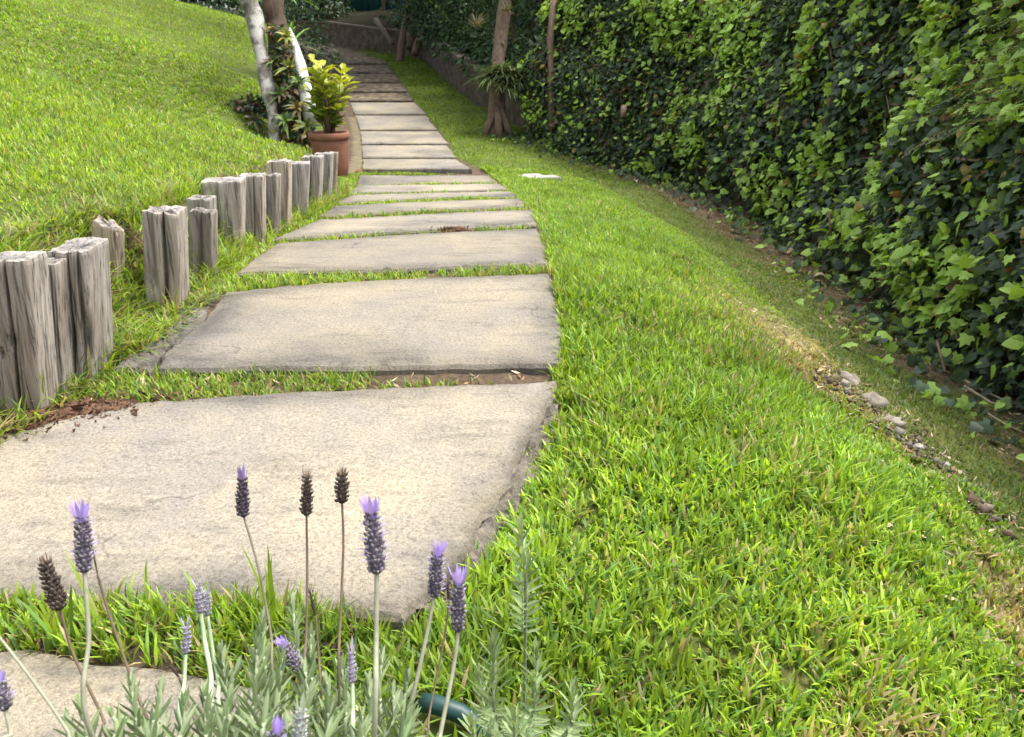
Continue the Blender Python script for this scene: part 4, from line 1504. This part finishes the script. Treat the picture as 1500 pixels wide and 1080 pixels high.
join_np('frond_plant', [rosette(at(425, 70, 9.0) + (0, 0, -.5 + .5 * k), 26, .5, .05, [(.16, .30, .05), (.20, .34, .06), (.10, .2, .04)], 1.1, .7) for k in range(3)], M_LEAF, 'fresh green frond plant rising behind the white pole', 'plant', kind='thing')

# ------------------------------------------------------------------ terracotta pot with yellow-leaved shrub
p = at(486, 250, 7.2)
p[2] = float(ground(p[0], p[1])) - .01
pot = empty('plant_pot', p)
tag(pot, 'terracotta pot standing at the far end of the stakes', 'pot')
mb = MB()
mb.lathe([(.0, 0), (.135, 0), (.145, .012), (.158, .14), (.166, .27), (.170, .335), (.152, .335), (.14, .20), (.0, .19)], 40, org=p)
mb.v = [(a_, b_, p[2] + (c_ - p[2]) * 1.08) for a_, b_, c_ in mb.v]
mb.build('pot_body', M_TERRA, pot)
mb = MB()
mb.lathe([(.169, .318), (.181, .322), (.184, .345), (.182, .372), (.174, .38), (.160, .378), (.155, .336)], 40, org=p)
mb.v = [(a_, b_, c_ + .03) for a_, b_, c_ in mb.v]
mb.build('rim', M_TERRA, pot)
mb = MB()
mb.lathe([(.153, .325), (.1, .335), (.0, .34)], 24, org=p)
mb.v = [(a_, b_, c_ + .03) for a_, b_, c_ in mb.v]
mb.build('soil', M_SOIL, pot)
ps = empty('potted_shrub', p + (0, 0, .33))
tag(ps, 'yellow-green broad-leaved shrub growing in the terracotta pot', 'shrub')
yl_v = np.array([(0, 0, 0), (-.16, .3, .03), (-.22, .65, .05), (0, 1, -.06), (.22, .65, .05), (.16, .3, .03), (0, .5, -.03)])
yl_f = np.array([(0, 6, 1), (1, 6, 2), (2, 6, 3), (3, 6, 4), (4, 6, 5), (5, 6, 0)])
yme = []
for c in ((.33, .36, .025), (.23, .29, .025), (.12, .19, .025), (.06, .11, .025)):
    me = np_mesh('shrub leaf', yl_v, yl_f, np.tile(c, (7, 1)))
    me.materials.append(M_LEAF)
    yme.append(me)
b0 = p + np.array([0, 0, .33])
tips = []
for i in range(17):
    th = rng.uniform(0, 6.28)
    r = rng.uniform(.02, .20)
    hgt = rng.uniform(.28, .72) * (1 - .4 * r)
    tips.append(b0 + (r * math.cos(th), r * math.sin(th), hgt))
tips.append(at(505, 105, 7.1))
tips.append(at(512, 120, 7.05))
for tp in tips:
    mb = MB()
    mid = (b0 + tp) / 2 + (rng.uniform(-.04, .04), rng.uniform(-.04, .04), .04)
    mb.tube([b0 + ((tp - b0) * (.12, .12, 0)), mid, tp], [.008, .006, .003], 6)
    st = mb.build('stem', M_BARKBROWN, ps)
    nlf = 15
    for j in range(nlf):
        t = .25 + .75 * (j / (nlf - 1)) ** .8
        q = (1 - t) ** 2 * b0 + 2 * t * (1 - t) * mid + t * t * tp
        th = j * 2.4 + rng.uniform(-.4, .4)
        dr = np.array([math.cos(th), math.sin(th), .75 if t > .8 else rng.uniform(-.1, .7)])
        Rm = basis(np.array([[-dr[0] * .5 + rng.normal(0, .3), -dr[1] * .5 + rng.normal(0, .3), 1.0]]), dr[None])[0]
        ci = min(3, max(0, int(round(2.2 - 2.6 * (q[2] - b0[2]) / .6 + rng.normal(0, .6)))))
        lo = bpy.data.objects.new('leaf', yme[ci])
        COL.objects.link(lo)
        lo.parent = st
        Mx = Matrix(Rm.tolist()).to_4x4() @ Matrix.Scale(float(rng.uniform(.10, .17)), 4)
        Mx.translation = Vector(q.tolist())
        lo.matrix_basis = Mx

# ------------------------------------------------------------------ stones, soil, sticks, hose
def rock(name, px, py, d, sx, sy, sz, mat, label, cat='stone', seed=0, group=None, snap=True, rot=0.0):
    p = at(px, py, d) if d else ray_ground(px, py)
    if snap:
        p[2] = float(ground(p[0], p[1]))
    V, f = [], []
    n, m = 18, 10
    for i in range(m + 1):
        ph = math.pi * i / m
        for k in range(n):
            th = 2 * math.pi * k / n
            q = np.array([math.sin(ph) * math.cos(th), math.sin(ph) * math.sin(th), math.cos(ph)])
            r = .62 + .75 * float(noise(q[0] * 1.9 + seed, q[1] * 1.9, q[2] * 1.9)) + .40 * (float(noise(q[0] * 5 + seed, q[1] * 5, q[2] * 5)) - .5)
            V.append(q * r * (sx, sy, sz))
    for i in range(m):
        for k in range(n):
            f.append((i * n + k, (i + 1) * n + k, (i + 1) * n + (k + 1) % n, i * n + (k + 1) % n))
    mb = MB()
    mb.add(V, f)
    o = mb.build(name, mat)
    o.location = p
    o.rotation_euler = (0, 0, rot)
    return tag(o, label, cat, group)


GR = 'stones breaking through the dry bank'
rock('bank_stone', 1242, 560, 0, .045, .026, .030, M_STONE, 'topmost pale stone poking out of the dry bank', seed=1, group=GR, rot=-.7)
rock('bank_stone', 1277, 592, 0, .040, .028, .034, M_STONE, 'rounded grey stone second from the top of the dry bank', seed=2, group=GR, rot=-.5)
rock('bank_stone', 1306, 622, 0, .040, .026, .026, M_STONE, 'crumbly brown-grey stone third from the top of the dry bank', seed=3, group=GR, rot=-.7)
rock('bank_stone', 1344, 657, 0, .017, .014, .013, M_WHITESTONE, 'small whitish stone fourth down the dry bank', seed=4, group=GR)
rock('bank_stone', 1384, 683, 0, .014, .012, .011, M_WHITESTONE, 'smallest pale stone lowest on the dry bank', seed=5, group=GR)
nb_ = 420
i_ = rng.random(nb_)
pc = np.stack([np.interp(i_, [0, .25, .5, .75, 1], [1205, 1255, 1305, 1355, 1470]), np.interp(i_, [0, .25, .5, .75, 1], [548, 575, 622, 665, 790])], 1) + rng.normal(0, 11, (nb_, 2))
gp_ = np.array([ray_ground(*q) for q in pc])
gp_[:, 2] = ground(gp_[:, 0], gp_[:, 1]) + .006
oct_v = np.array([(1, 0, 0), (-.8, .2, 0), (0, 1, .1), (.1, -.9, 0), (0, 0, .8), (.1, 0, -.7)])
oct_f = [(0, 2, 4), (2, 1, 4), (1, 3, 4), (3, 0, 4), (2, 0, 5), (1, 2, 5), (3, 1, 5), (0, 3, 5)]
rc = np.array([[.15, .125, .10], [.11, .08, .055], [.20, .18, .145], [.08, .06, .045]])[rng.integers(0, 4, nb_)] * rng.uniform(.7, 1.3, (nb_, 1))
rs = rng.uniform(.003, .011, (nb_, 1)) * rng.uniform(.6, 1.3, (nb_, 3)) * (1 + 1.2 * (rng.random((nb_, 1)) < .08))
tag(link('bank_rubble', scatter('bank_rubble', oct_v, oct_f, gp_, basis(rng.normal(0, 1, (nb_, 3)), rng.normal(0, 1, (nb_, 3))), rs, rc, False), M_DRY), 'crumbs of grey rubble and soil scattered along the dry bank', 'rubble', kind='stuff')
rock('white_stone', 784, 266, 0, .26, .10, .06, M_WHITESTONE, 'flat white stone slab lying in the lawn beside the path', seed=6, rot=.03)
def soil_spill(px, py, rx, ry, hgt, rot, n, lab):
    p = ray_path(px, py)
    m = 26
    V, f = [], []
    for i in range(m):
        for j in range(m):
            a, b = (i / (m - 1) - .5) * 2.2, (j / (m - 1) - .5) * 2.2
            r = math.hypot(a, b)
            h = hgt * max(-.6, (1 - r * r) * 1.0 + 1.6 * (float(noise(a * 2.2 + px, b * 2.2)) - .5) - .25 + .5 * (float(noise(a * 9, b * 9 + px)) - .5))
            V.append((a * rx, b * ry, h))
    for i in range(m - 1):
        for j in range(m - 1):
            f.append((i * m + j, (i + 1) * m + j, (i + 1) * m + j + 1, i * m + j + 1))
    mb = MB()
    mb.add(V, f)
    for _ in range(n):
        a, b = rng.normal(0, .62), rng.normal(0, .62)
        r = rng.uniform(.0015, .006) if rng.random() < .85 else rng.uniform(.005, .010)
        q = np.array([a * rx, b * ry, hgt * max(0, .5 * (1 - a * a - b * b))])
        v = rng.normal(0, 1, (4, 3)) * r * .8 + q
        mb.add(v, [(0, 1, 2), (0, 2, 3), (0, 3, 1), (1, 3, 2)])
    o = mb.build('spilled_soil', M_SOIL, smooth=False)
    o.location = p + (0, 0, .003)
    o.rotation_euler = (0, 0, rot)
    return tag(o, lab, 'soil', kind='stuff')


soil_spill(36, 613, .20, .06, .006, .42, 1500, 'loose red soil spilled on the slab under the nearest stakes')
soil_spill(664, 337, .07, .03, .014, 0, 150, 'small red soil mound in the joint of the far slabs')
rock('brick_piece', 527, 247, 7.5, .05, .04, .035, M_TERRA, 'small dark brick piece on the sand strip beside the path', 'brick', seed=9)
for pts, r, lab in [([(1408, 562), (1440, 580), (1485, 600)], .008, 'long pale fallen stick lying along the foot of the ivy'),
                    ([(1412, 572), (1450, 596), (1478, 604)], .006, 'thin fallen stick below the long pale stick'),
                    ([(1440, 608), (1475, 630), (1500, 640)], .004, 'slim straw-coloured stick in the lawn at right edge')]:
    mb = MB()
    mb.tube([ray_ground(*q) + (0, 0, r + .012) for q in pts], [r, r * .8, r * .4], 7, bump=.2)
    tag(mb.build('fallen_stick', mat_plain('stick', (.36, .29, .19), .8, .3, 40, .3, .002)), lab, 'stick', 'sticks fallen at the foot of the ivy')


def flat_leaf(px, py, L, W, rot, c, lab):
    p = ray_ground(px, py)
    V, f = [], []
    n = 8
    for i in range(n + 1):
        t = i / n
        wd = W * math.sin(math.pi * min(.98, t * .9 + .08)) ** .8
        z = .012 + .02 * math.sin(t * 5)
        V += [((t - .5) * L, -wd, z + wd * .4), ((t - .5) * L, 0, z), ((t - .5) * L, wd, z + wd * .5)]
    for i in range(n):
        for k in (0, 1):
            f.append((i * 3 + k, i * 3 + 3 + k, i * 3 + 4 + k, i * 3 + 1 + k))
    mb = MB()
    mb.add(V, f, c)
    o = mb.build('fallen_leaf', M_DRY)
    o.location = p
    o.rotation_euler = (rng.normal(0, .1), rng.normal(0, .1), rot)
    return tag(o, lab, 'leaf', 'dry leaves fallen on the lower lawn')


flat_leaf(1164, 374, .17, .028, .5, (.50, .36, .24), 'large curled tan leaf on the lawn below the ivy')
flat_leaf(1070, 322, .09, .02, .2, (.55, .52, .33), 'small pale leaf alone on the lower lawn')
flat_leaf(932, 268, .10, .03, 1.2, (.55, .46, .32), 'pale leaf on the bare earth at the far ivy foot')
flat_leaf(1205, 410, .12, .025, -.3, (.45, .33, .22), 'tan leaf on the bare patch under the ivy')

hs = [ray_ground(620, 1054) + (0, 0, .030), ray_ground(642, 1060) + (0, 0, .032), ray_ground(674, 1070) + (0, 0, .030), ray_ground(702, 1082) + (0, 0, .022), ray_ground(718, 1096) + (0, 0, .010), ray_ground(722, 1110) + (0, 0, -.01), ray_ground(720, 1150) + (0, 0, -.04)]
mb = MB()
Q = [p_ for p_ in hs]
mb.tube(Q, .0125, 18, cap=False)
o_ = len(mb.v)
mb.tube([Q[1], Q[0]], .0098, 18, cap=False)
for k in range(18):
    mb.f.append((k, (k + 1) % 18, o_ + 18 + (18 - k - 1) % 18, o_ + 18 + (18 - k) % 18) if False else (k, o_ + 18 + k, o_ + 18 + (k + 1) % 18, (k + 1) % 18))
tag(mb.build('hose_end', M_HOSE), 'cut end of a dark green hose in the grass behind the lavender', 'hose')

# ------------------------------------------------------------------ lavender
def bez(pts, n):
    P = [np.asarray(q, float) for q in pts]
    out = []
    for i in range(len(P) - 1):
        for t in np.linspace(0, 1, n, endpoint=False):
            a = P[max(i - 1, 0)]
            d = P[min(i + 2, len(P) - 1)]
            t2, t3 = t * t, t ** 3
            out.append(.5 * (2 * P[i] + (P[i + 1] - a) * t + (2 * a - 5 * P[i] + 4 * P[i + 1] - d) * t2 + (3 * P[i] - a - 3 * P[i + 1] + d) * t3))
    out.append(P[-1])
    return out


cal_v = np.array([(0, 0, 0), (.34, .35, 0), (0, .35, .3), (-.34, .35, 0), (0, .35, -.3), (.2, .85, 0), (0, .9, .18), (-.2, .85, 0), (0, .8, -.18), (0, 1.05, 0)])
cal_f = []
for i in range(4):
    j = (i + 1) % 4
    cal_f += [(0, 1 + j, 1 + i), (1 + i, 1 + j, 5 + j), (1 + i, 5 + j, 5 + i), (5 + i, 5 + j, 9)]
pet_v = np.array([(0, 0, 0), (-.2, .35, .04), (0, .4, -.03), (.2, .35, .04), (-.16, .75, .02), (.16, .75, .02), (0, 1.05, .1)])
pet_f = [(0, 2, 1), (0, 3, 2), (1, 2, 4), (2, 3, 5), (2, 5, 6), (2, 6, 4)]
HEAD = {'violet': dict(core=(.10, .085, .11), cal=[(.15, .125, .16), (.23, .20, .25), (.10, .085, .10), (.27, .26, .25)], br=(.40, .30, .78), pet=(.50, .42, .82)),
        'fading': dict(core=(.07, .055, .07), cal=[(.09, .07, .09), (.06, .045, .055), (.12, .095, .12)], br=(.26, .19, .48), pet=(.3, .22, .55)),
        'dried': dict(core=(.05, .036, .03), cal=[(.075, .055, .045), (.05, .036, .03), (.11, .085, .065)], br=(.17, .115, .095), pet=(.12, .09, .07)),
        'pale': dict(core=(.25, .23, .28), cal=[(.32, .29, .38), (.26, .25, .27), (.36, .36, .36)], br=(.42, .38, .60), pet=(.5, .45, .7)),
        'bud': dict(core=(.26, .28, .25), cal=[(.32, .34, .31), (.25, .27, .24), (.38, .39, .36)], br=(.40, .46, .36), pet=(.4, .4, .45))}


def flower(parent, pts, kind, hw, head_len, head_dir, stem_r=.0013, sparse=False):
    """one flower stalk: stem (part) with its head and bracts (sub-parts)"""
    K = HEAD[kind]
    P = bez(pts, 7)
    mb = MB()
    sc_ = (.13, .095, .065) if kind in ('dried',) else ((.27, .27, .19) if kind != 'bud' else (.34, .40, .25))
    if kind == 'fading':
        sc_ = (.17, .15, .11)
    if kind == 'pale':
        sc_ = (.34, .42, .26)
    mb.tube(P, [stem_r * (1.15 - .3 * i / len(P)) for i in range(len(P))], 8, c=sc_)
    st = mb.build('flower_stem', M_DRY, parent)
    a = np.asarray(head_dir, float)
    a /= np.linalg.norm(a)
    p0 = P[-1]
    e1 = np.cross(a, (0.1, 1, 0.05))
    e1 /= np.linalg.norm(e1)
    e2 = np.cross(a, e1)
    body = head_len * (.86 if kind in ('violet', 'fading', 'pale', 'bud') else .95)
    pos, nr, tp, scl, cs = [], [], [], [], []
    rows = max(6, int(body / .0032))
    for i in range(rows):
        t = (i + .3) / rows
        r = hw * (.55 + .45 * math.sin(min(1, t * 1.9 + .25) * math.pi / 2)) * (1 - .45 * max(0, t - .35) / .65) * .62
        if sparse and rng.random() < .35:
            continue
        m = 9 if not sparse else 4
        for k in range(m):
            th = 2 * math.pi * (k + .5 * (i % 2)) / m + rng.uniform(-.15, .15)
            h = math.cos(th) * e1 + math.sin(th) * e2
            pos.append(p0 + a * (body * t) + h * r * .75)
            dd = h * rng.uniform(.5, 1.25) + a * rng.uniform(.6, 1.1)
            tp.append(dd)
            nr.append(np.cross(dd, np.cross(a, h)))
            scl.append(hw * rng.uniform(.34, .54))
            cs.append(np.array(K['cal'][rng.integers(0, len(K['cal']))]) * rng.uniform(.75, 1.25))
    me = scatter('flower head', cal_v, cal_f, np.array(pos), basis(np.array(nr), np.array(tp)), np.array(scl), np.array(cs))
    mbh = MB()
    prof = [(0, -.001), (hw * .34, .0), (hw * .52, body * .12), (hw * .54, body * .4), (hw * .40, body * .75), (hw * .2, body * .97), (0, body)]
    V, f = [], []
    n = 12
    for r, z in prof:
        for k in range(n):
            th = 2 * math.pi * k / n
            V.append(p0 + a * z + (r * (.45 if sparse else .9)) * (math.cos(th) * e1 + math.sin(th) * e2))
    for i in range(len(prof) - 1):
        for k in range(n):
            f.append((i * n + k, i * n + (k + 1) % n, (i + 1) * n + (k + 1) % n, (i + 1) * n + k))
    mbh.add(V, f, K['core'])
    nv = len(me.vertices)
    co_ = np.empty(nv * 3, np.float32)
    me.vertices.foreach_get('co', co_)
    cc_ = np.empty(nv * 4, np.float32)
    me.attributes['Col'].data.foreach_get('color', cc_)
    Vc = np.array(mbh.v)
    Fq = np.array(mbh.f)
    Ft = np.r_[Fq[:, [0, 1, 2]], Fq[:, [0, 2, 3]]]
    N_ = len(pos)
    Fc = (np.array(cal_f)[None] + (np.arange(N_) * len(cal_v))[:, None, None]).reshape(-1, 3)
    hm = np_mesh('flower head', np.r_[co_.reshape(-1, 3), Vc], np.r_[Fc, Ft + nv], np.r_[cc_.reshape(-1, 4)[:, :3], np.tile(K['core'], (len(Vc), 1))])
    bpy.data.meshes.remove(me)
    tag(link('flower_head', hm, M_CALYX, st), kind='stuff')
    # coloured bracts at the tip and a few open florets on the sides
    pos, nr, tp, scl, cs = [], [], [], [], []
    nb = {'violet': 14, 'fading': 7, 'dried': 8, 'pale': 5, 'bud': 5}[kind]
    for k in range(nb):
        th = k * 2.4
        h = math.cos(th) * e1 + math.sin(th) * e2
        pos.append(p0 + a * body * (.90 if kind != 'violet' else .86) + h * hw * .26)
        dd = a + h * rng.uniform(.08, .55)
        tp.append(dd)
        nr.append(np.cross(dd, np.cross(a, h)))
        scl.append((hw * (.95 if kind != 'dried' else .35),) + ((head_len - body * .86) * rng.uniform(.8, 1.35) + .003,) + (hw * .6,))
        cs.append(np.array(K['br']) * rng.uniform(.8, 1.2))
    for k in range({'violet': 34, 'fading': 9, 'dried': 3, 'pale': 5, 'bud': 0}[kind]):
        th = rng.uniform(0, 6.28)
        t = rng.uniform(.15, .95)
        h = math.cos(th) * e1 + math.sin(th) * e2
        pos.append(p0 + a * body * t + h * hw * (.5 if t > .5 else .62))
        tp.append(h + a * .5)
        nr.append(a - h * .3)
        scl.append((hw * .7, hw * .58, hw * .4))
        cs.append(np.array(K['pet']) * rng.uniform(.8, 1.2))
    pm = scatter('bracts', pet_v, pet_f, np.array(pos), basis(np.array(nr), np.array(tp)), np.array(scl), np.array(cs))
    tag(link('bracts', pm, M_PETAL, st), kind='stuff')


lv_v = []
for t, wd in ((0, .5), (.3, 1.0), (.7, .9), (1.0, .12)):
    lv_v += [(-wd * .5, t, .06 * wd + .10 * t * t), (0, t, .10 * t * t), (wd * .5, t, .06 * wd + .10 * t * t)]
lv_v = np.array(lv_v)
lv_f = []
for i in range(3):
    for k in (0, 1):
        a = i * 3 + k
        lv_f += [(a, a + 1, a + 4), (a, a + 4, a + 3)]
LAVC = [(.215, .275, .135), (.175, .235, .11), (.255, .315, .17), (.13, .185, .085)]
lav_me = []
for c in LAVC:
    me = np_mesh('lavender leaf', lv_v, np.array(lv_f), np.tile(c, (len(lv_v), 1)))
    me.materials.append(M_LAV)
    lav_me.append(me)
single_leaves = [0]


def shoot(parent, pts, single, leaf_len=.027, leaf_w=.0042, gap=.0052, start=0.0, dim=1.0):
    P = bez(pts, 8)
    mb = MB()
    mb.tube(P, [.0019 * (1.2 - .6 * i / len(P)) for i in range(len(P))], 7, c=(.26, .30, .19))
    st = mb.build('leafy_shoot', M_DRY, parent)
    P = np.array(P)
    cu = np.r_[0, np.cumsum(np.linalg.norm(np.diff(P, axis=0), axis=1))]
    L = cu[-1]
    m = int((L - start) / gap)
    pos, R, sc_, ci = [], [], [], []
    for i in range(m):
        s_ = start + (L - start) * (i + .5) / m
        q = np.array([np.interp(s_, cu, P[:, k]) for k in range(3)])
        q2 = np.array([np.interp(min(L, s_ + .01), cu, P[:, k]) for k in range(3)])
        q1 = np.array([np.interp(s_ - .01, cu, P[:, k]) for k in range(3)])
        a = (q2 - q1) / (np.linalg.norm(q2 - q1) + 1e-9)
        e1 = np.cross(a, (0.2, 1, 0.1))
        e1 /= np.linalg.norm(e1)
        e2 = np.cross(a, e1)
        fr = (L - s_) / .03
        for sg in (0, math.pi):
            th = sg + (i % 2) * math.pi / 2 + rng.uniform(-.35, .35)
            h = math.cos(th) * e1 + math.sin(th) * e2
            op = .28 + .55 * min(1, fr) + rng.uniform(-.1, .12)
            dr = a * math.cos(op) + h * math.sin(op)
            pos.append(q)
            R.append(basis((a * math.sin(op) - h * math.cos(op))[None] * 1.0, dr[None])[0])
            l = leaf_len * (.55 + .45 * min(1, fr + .25)) * rng.uniform(.8, 1.15)
            sc_.append((leaf_w * rng.uniform(.85, 1.2), l, l))
            ci.append(int(rng.integers(0, 4)))
    if not pos:
        return
    if single and single_leaves[0] + len(pos) <= 300:
        single_leaves[0] += len(pos)
        for q, r_, s_, c_ in zip(pos, R, sc_, ci):
            lo = bpy.data.objects.new('leaf', lav_me[c_])
            COL.objects.link(lo)
            lo.parent = st
            Mx = Matrix(r_.tolist()).to_4x4() @ Matrix.Diagonal((s_[0], s_[1], s_[2], 1))
            Mx.translation = Vector(q.tolist())
            lo.matrix_basis = Mx
    else:
        me = scatter('leaves', lv_v, lv_f, np.array(pos), np.array(R), np.array(sc_), dim * np.array([LAVC[c_] for c_ in ci]) * rng.uniform(.85, 1.15, (len(ci), 1)))
        tag(link('leaves', me, M_LAV, st), kind='stuff')


LB = np.array([-.19, .46, float(ground(-.19, .46))])
lav = empty('lavender_bush', LB)
tag(lav, 'lavender bush with violet and dried flower spikes in the foreground', 'lavender')
FL = [  # head base (px,py,d), head tip px,py, kind, head width px, further stem points downwards, stem radius
    ((124, 838, .54), (119, 742), 'violet', 40, [(130, 930, .535), (137, 1085, .53)], .0017, False),
    ((88, 893, .60), (64, 820), 'dried', 40, [(108, 960, .60), (150, 1050, .585), (165, 1095, .57)], .0012, False),
    ((357, 757, .66), (354, 692), 'fading', 30, [(378, 830, .655), (397, 930, .64), (402, 1010, .62)], .0011, False),
    ((449, 755, .64), (450, 694), 'dried', 29, [(450, 830, .64), (449, 920, .63), (447, 1020, .61)], .0011, False),
    ((501, 737, .67), (501, 692), 'dried', 32, [(503, 800, .67), (499, 900, .66), (496, 1000, .63)], .0012, False),
    ((552, 840, .52), (543, 735), 'violet', 44, [(551, 930, .515), (548, 1085, .505)], .0019, False),
    ((636, 874, .66), (642, 801), 'violet', 33, [(625, 930, .655), (603, 1030, .64), (590, 1090, .62)], .0018, False),
    ((671, 925, .62), (673, 838), 'violet', 34, [(664, 980, .615), (645, 1075, .60), (640, 1110, .59)], .0018, False),
    ((658, 880, .70), (655, 850), 'dried', 24, [(650, 940, .7), (630, 1040, .68), (622, 1100, .65)], .0010, True),
    ((294, 898, .66), (290, 854), 'pale', 24, [(300, 940, .655), (309, 990, .64), (316, 1060, .62)], .0020, False),
    ((304, 902, .67), (302, 862), 'pale', 20, [(311, 950, .665), (320, 1000, .65), (326, 1060, .62)], .0018, False),
    ((272, 958, .62), (274, 910), 'pale', 22, [(270, 1000, .615), (269, 1080, .60)], .0017, False),
    ((462, 902, .66), (453, 862), 'dried', 20, [(467, 960, .655), (471, 1030, .64)], .0010, True),
    ((440, 982, .60), (412, 940), 'violet', 30, [(446, 1010, .6), (452, 1080, .58)], .0013, False),
    ((516, 1000, .58), (514, 946), 'pale', 22, [(517, 1040, .575), (516, 1095, .565)], .0017, False),
    ((438, 1092, .46), (441, 1028), 'bud', 36, [(436, 1130, .455), (432, 1180, .45)], .0018, False),
    ((8, 1040, .52), (-4, 990), 'violet', 36, [(16, 1075, .515), (24, 1120, .51)], .0016, False),
    ((398, 1120, .46), (407, 1062), 'violet', 34, [(394, 1160, .455), (392, 1200, .45)], .0017, False),
    ((262, 992, .62), (240, 962), 'dried', 18, [(276, 1030, .615), (296, 1085, .6)], .0009, True),
    ((143, 842, .60), (122, 738), 'dried', 12, [(160, 900, .60), (195, 1000, .59), (232, 1090, .57)], .0011, True),
    ((-30, 900, .6), (-40, 820), 'violet', 34, [(0, 935, .6), (50, 1000, .59), (97, 1068, .58), (120, 1110, .57)], .0012, False),
]
for hb, tp, kd, hwp, stem, sr_, sp in FL:
    p0 = at(*hb)
    p1 = at(tp[0], tp[1], hb[2])
    ax = p1 - p0
    hl = np.linalg.norm(ax)
    pts = [at(*q) for q in stem[::-1]]
    low = pts[0]
    foot = np.array([LB[0] + (low[0] - LB[0]) * .45, LB[1] + (low[1] - LB[1]) * .4 + .02, LB[2] + .03])
    midp = (low + foot) / 2 + (0, 0, -.02)
    mids = [foot, midp] + pts
    flower(lav, mids + [p0], kd, hwp / 1150 * hb[2] * .5 * .90, hl, ax, sr_, sp)

# leafy shoots: tip px,py,d and a lower point; the nearest carry single leaves
SH = [((192, 1005, .56), (215, 1090, .55)), ((235, 1012, .58), (240, 1095, .56)), ((345, 985, .60), (345, 1090, .58)), ((325, 955, .66), (338, 1060, .63)),
      ((377, 952, .60), (372, 1085, .57)), ((412, 965, .58), (395, 1090, .56)), ((447, 985, .58), (436, 1090, .56)), ((478, 1000, .60), (480, 1090, .58)),
      ((500, 975, .66), (505, 1075, .63)), ((540, 1000, .64), (533, 1095, .61)), ((575, 1012, .62), (560, 1095, .59)), ((596, 1000, .66), (580, 1090, .63)),
      ((602, 1040, .64), (588, 1105, .61)), ((120, 1040, .55), (140, 1110, .54)), ((165, 1050, .52), (178, 1110, .51)), ((270, 1035, .54), (268, 1110, .53)),
      ((300, 1020, .56), (308, 1105, .55)), ((395, 1010, .52), (388, 1105, .51)), ((480, 1045, .52), (474, 1115, .51)), ((530, 1050, .54), (526, 1115, .53)),
      ((428, 880, .74), (440, 985, .70)), ((385, 905, .74), (392, 1000, .70)), ((455, 930, .70), (462, 1030, .67)), ((560, 960, .72), (556, 1060, .68)),
      ((100, 1058, .60), (118, 1120, .58)), ((330, 1050, .52), (334, 1120, .51)), ((225, 1055, .51), (232, 1120, .50)), ((590, 1050, .57), (575, 1120, .55)),
      ((360, 1020, .70), (362, 1100, .66)), ((510, 1030, .70), (508, 1110, .66)), ((420, 1030, .68), (420, 1110, .64)), ((600, 1070, .72), (590, 1130, .68))]
order = sorted(range(len(SH)), key=lambda i: SH[i][0][2] + (SH[i][0][1] - 900) * .0006)
for i in order:
    a, b = SH[i]
    pa, pb = at(*a), at(*b)
    foot = np.array([LB[0] + (pb[0] - LB[0]) * .5, LB[1] + (pb[1] - LB[1]) * .45 + .02, LB[2] + .03])
    shoot(lav, [foot, (foot + pb) / 2 + (0, 0, .02), pb, (pa + pb) / 2 + rng.normal(0, .003, 3), pa], True, leaf_len=rng.uniform(.018, .025), leaf_w=.0033, gap=.0046, start=np.linalg.norm(pb - foot) * .62)

L2 = ray_ground(768, 1010)
lav2 = empty('lavender_seedling', L2)
tag(lav2, 'flowerless grey-green lavender sprigs in the grass right of the hose', 'lavender')
for a, b in [((762, 772, .80), (770, 860, .82)), ((722, 938, .84), (724, 1040, .86)), ((786, 955, .84), (782, 1040, .86)), ((840, 1008, .86), (838, 1060, .87)), ((752, 1050, .8), (756, 1100, .82)), ((700, 985, .9), (712, 1050, .9)), ((690, 1060, .8), (700, 1110, .82))]:
    pa, pb = at(*a), at(*b)
    foot = np.array([pb[0] * .6 + L2[0] * .4, pb[1] * .6 + L2[1] * .4 + .03, 0])
    foot[2] = float(ground(foot[0], foot[1])) - .01
    shoot(lav2, [foot, (foot + pb) / 2, pb, (pa + pb) / 2, pa], False, leaf_len=.027, leaf_w=.0046, gap=.0052, dim=1.45, start=np.linalg.norm(pb - foot) * (.75 if a[1] < 800 else .3))
EP = [(812, 574), (806, 590), (796, 604), (786, 622), (776, 640), (768, 662), (759, 688), (746, 706), (735, 728), (722, 748), (716, 766), (704, 786), (692, 808), (676, 828), (655, 850), (634, 872), (608, 890)]
ep = np.array(bez([ray_path(*q) for q in EP], 5))
V, f = [], []
cols_ = 7
for i, q in enumerate(ep):
    t = ep[min(i + 1, len(ep) - 1)] - ep[max(i - 1, 0)]
    o_ = np.array([-t[1], t[0], 0]) / (np.hypot(t[0], t[1]) + 1e-9)
    wdt = .030 + .035 * float(noise(q[0] * 14, q[1] * 14, 7.7))
    for k in range(cols_):
        u_ = k / (cols_ - 1)
        p_ = q - o_ * .02 + o_ * (.02 + wdt) * u_
        rg = (float(noise(p_[0] * 60, p_[1] * 60, 3.1)) - .5) * .034 + (float(noise(p_[0] * 150, p_[1] * 150, 5.1)) - .5) * .022
        p_ = p_ + (rg * .5, rg * .5, -.012 - .045 * u_ ** 1.3 + rg * min(1, u_ * 4))
        V.append(p_)
for i in range(len(ep) - 1):
    for k in range(cols_ - 1):
        f.append((i * cols_ + k, i * cols_ + k + 1, (i + 1) * cols_ + k + 1, (i + 1) * cols_ + k))
mb = MB()
mb.add(V, f)
mb.build('broken_edge', M_LUMP, [o for o in path.children][1], False)
# stray tall blades of grass rising from the near joint and the plant bed
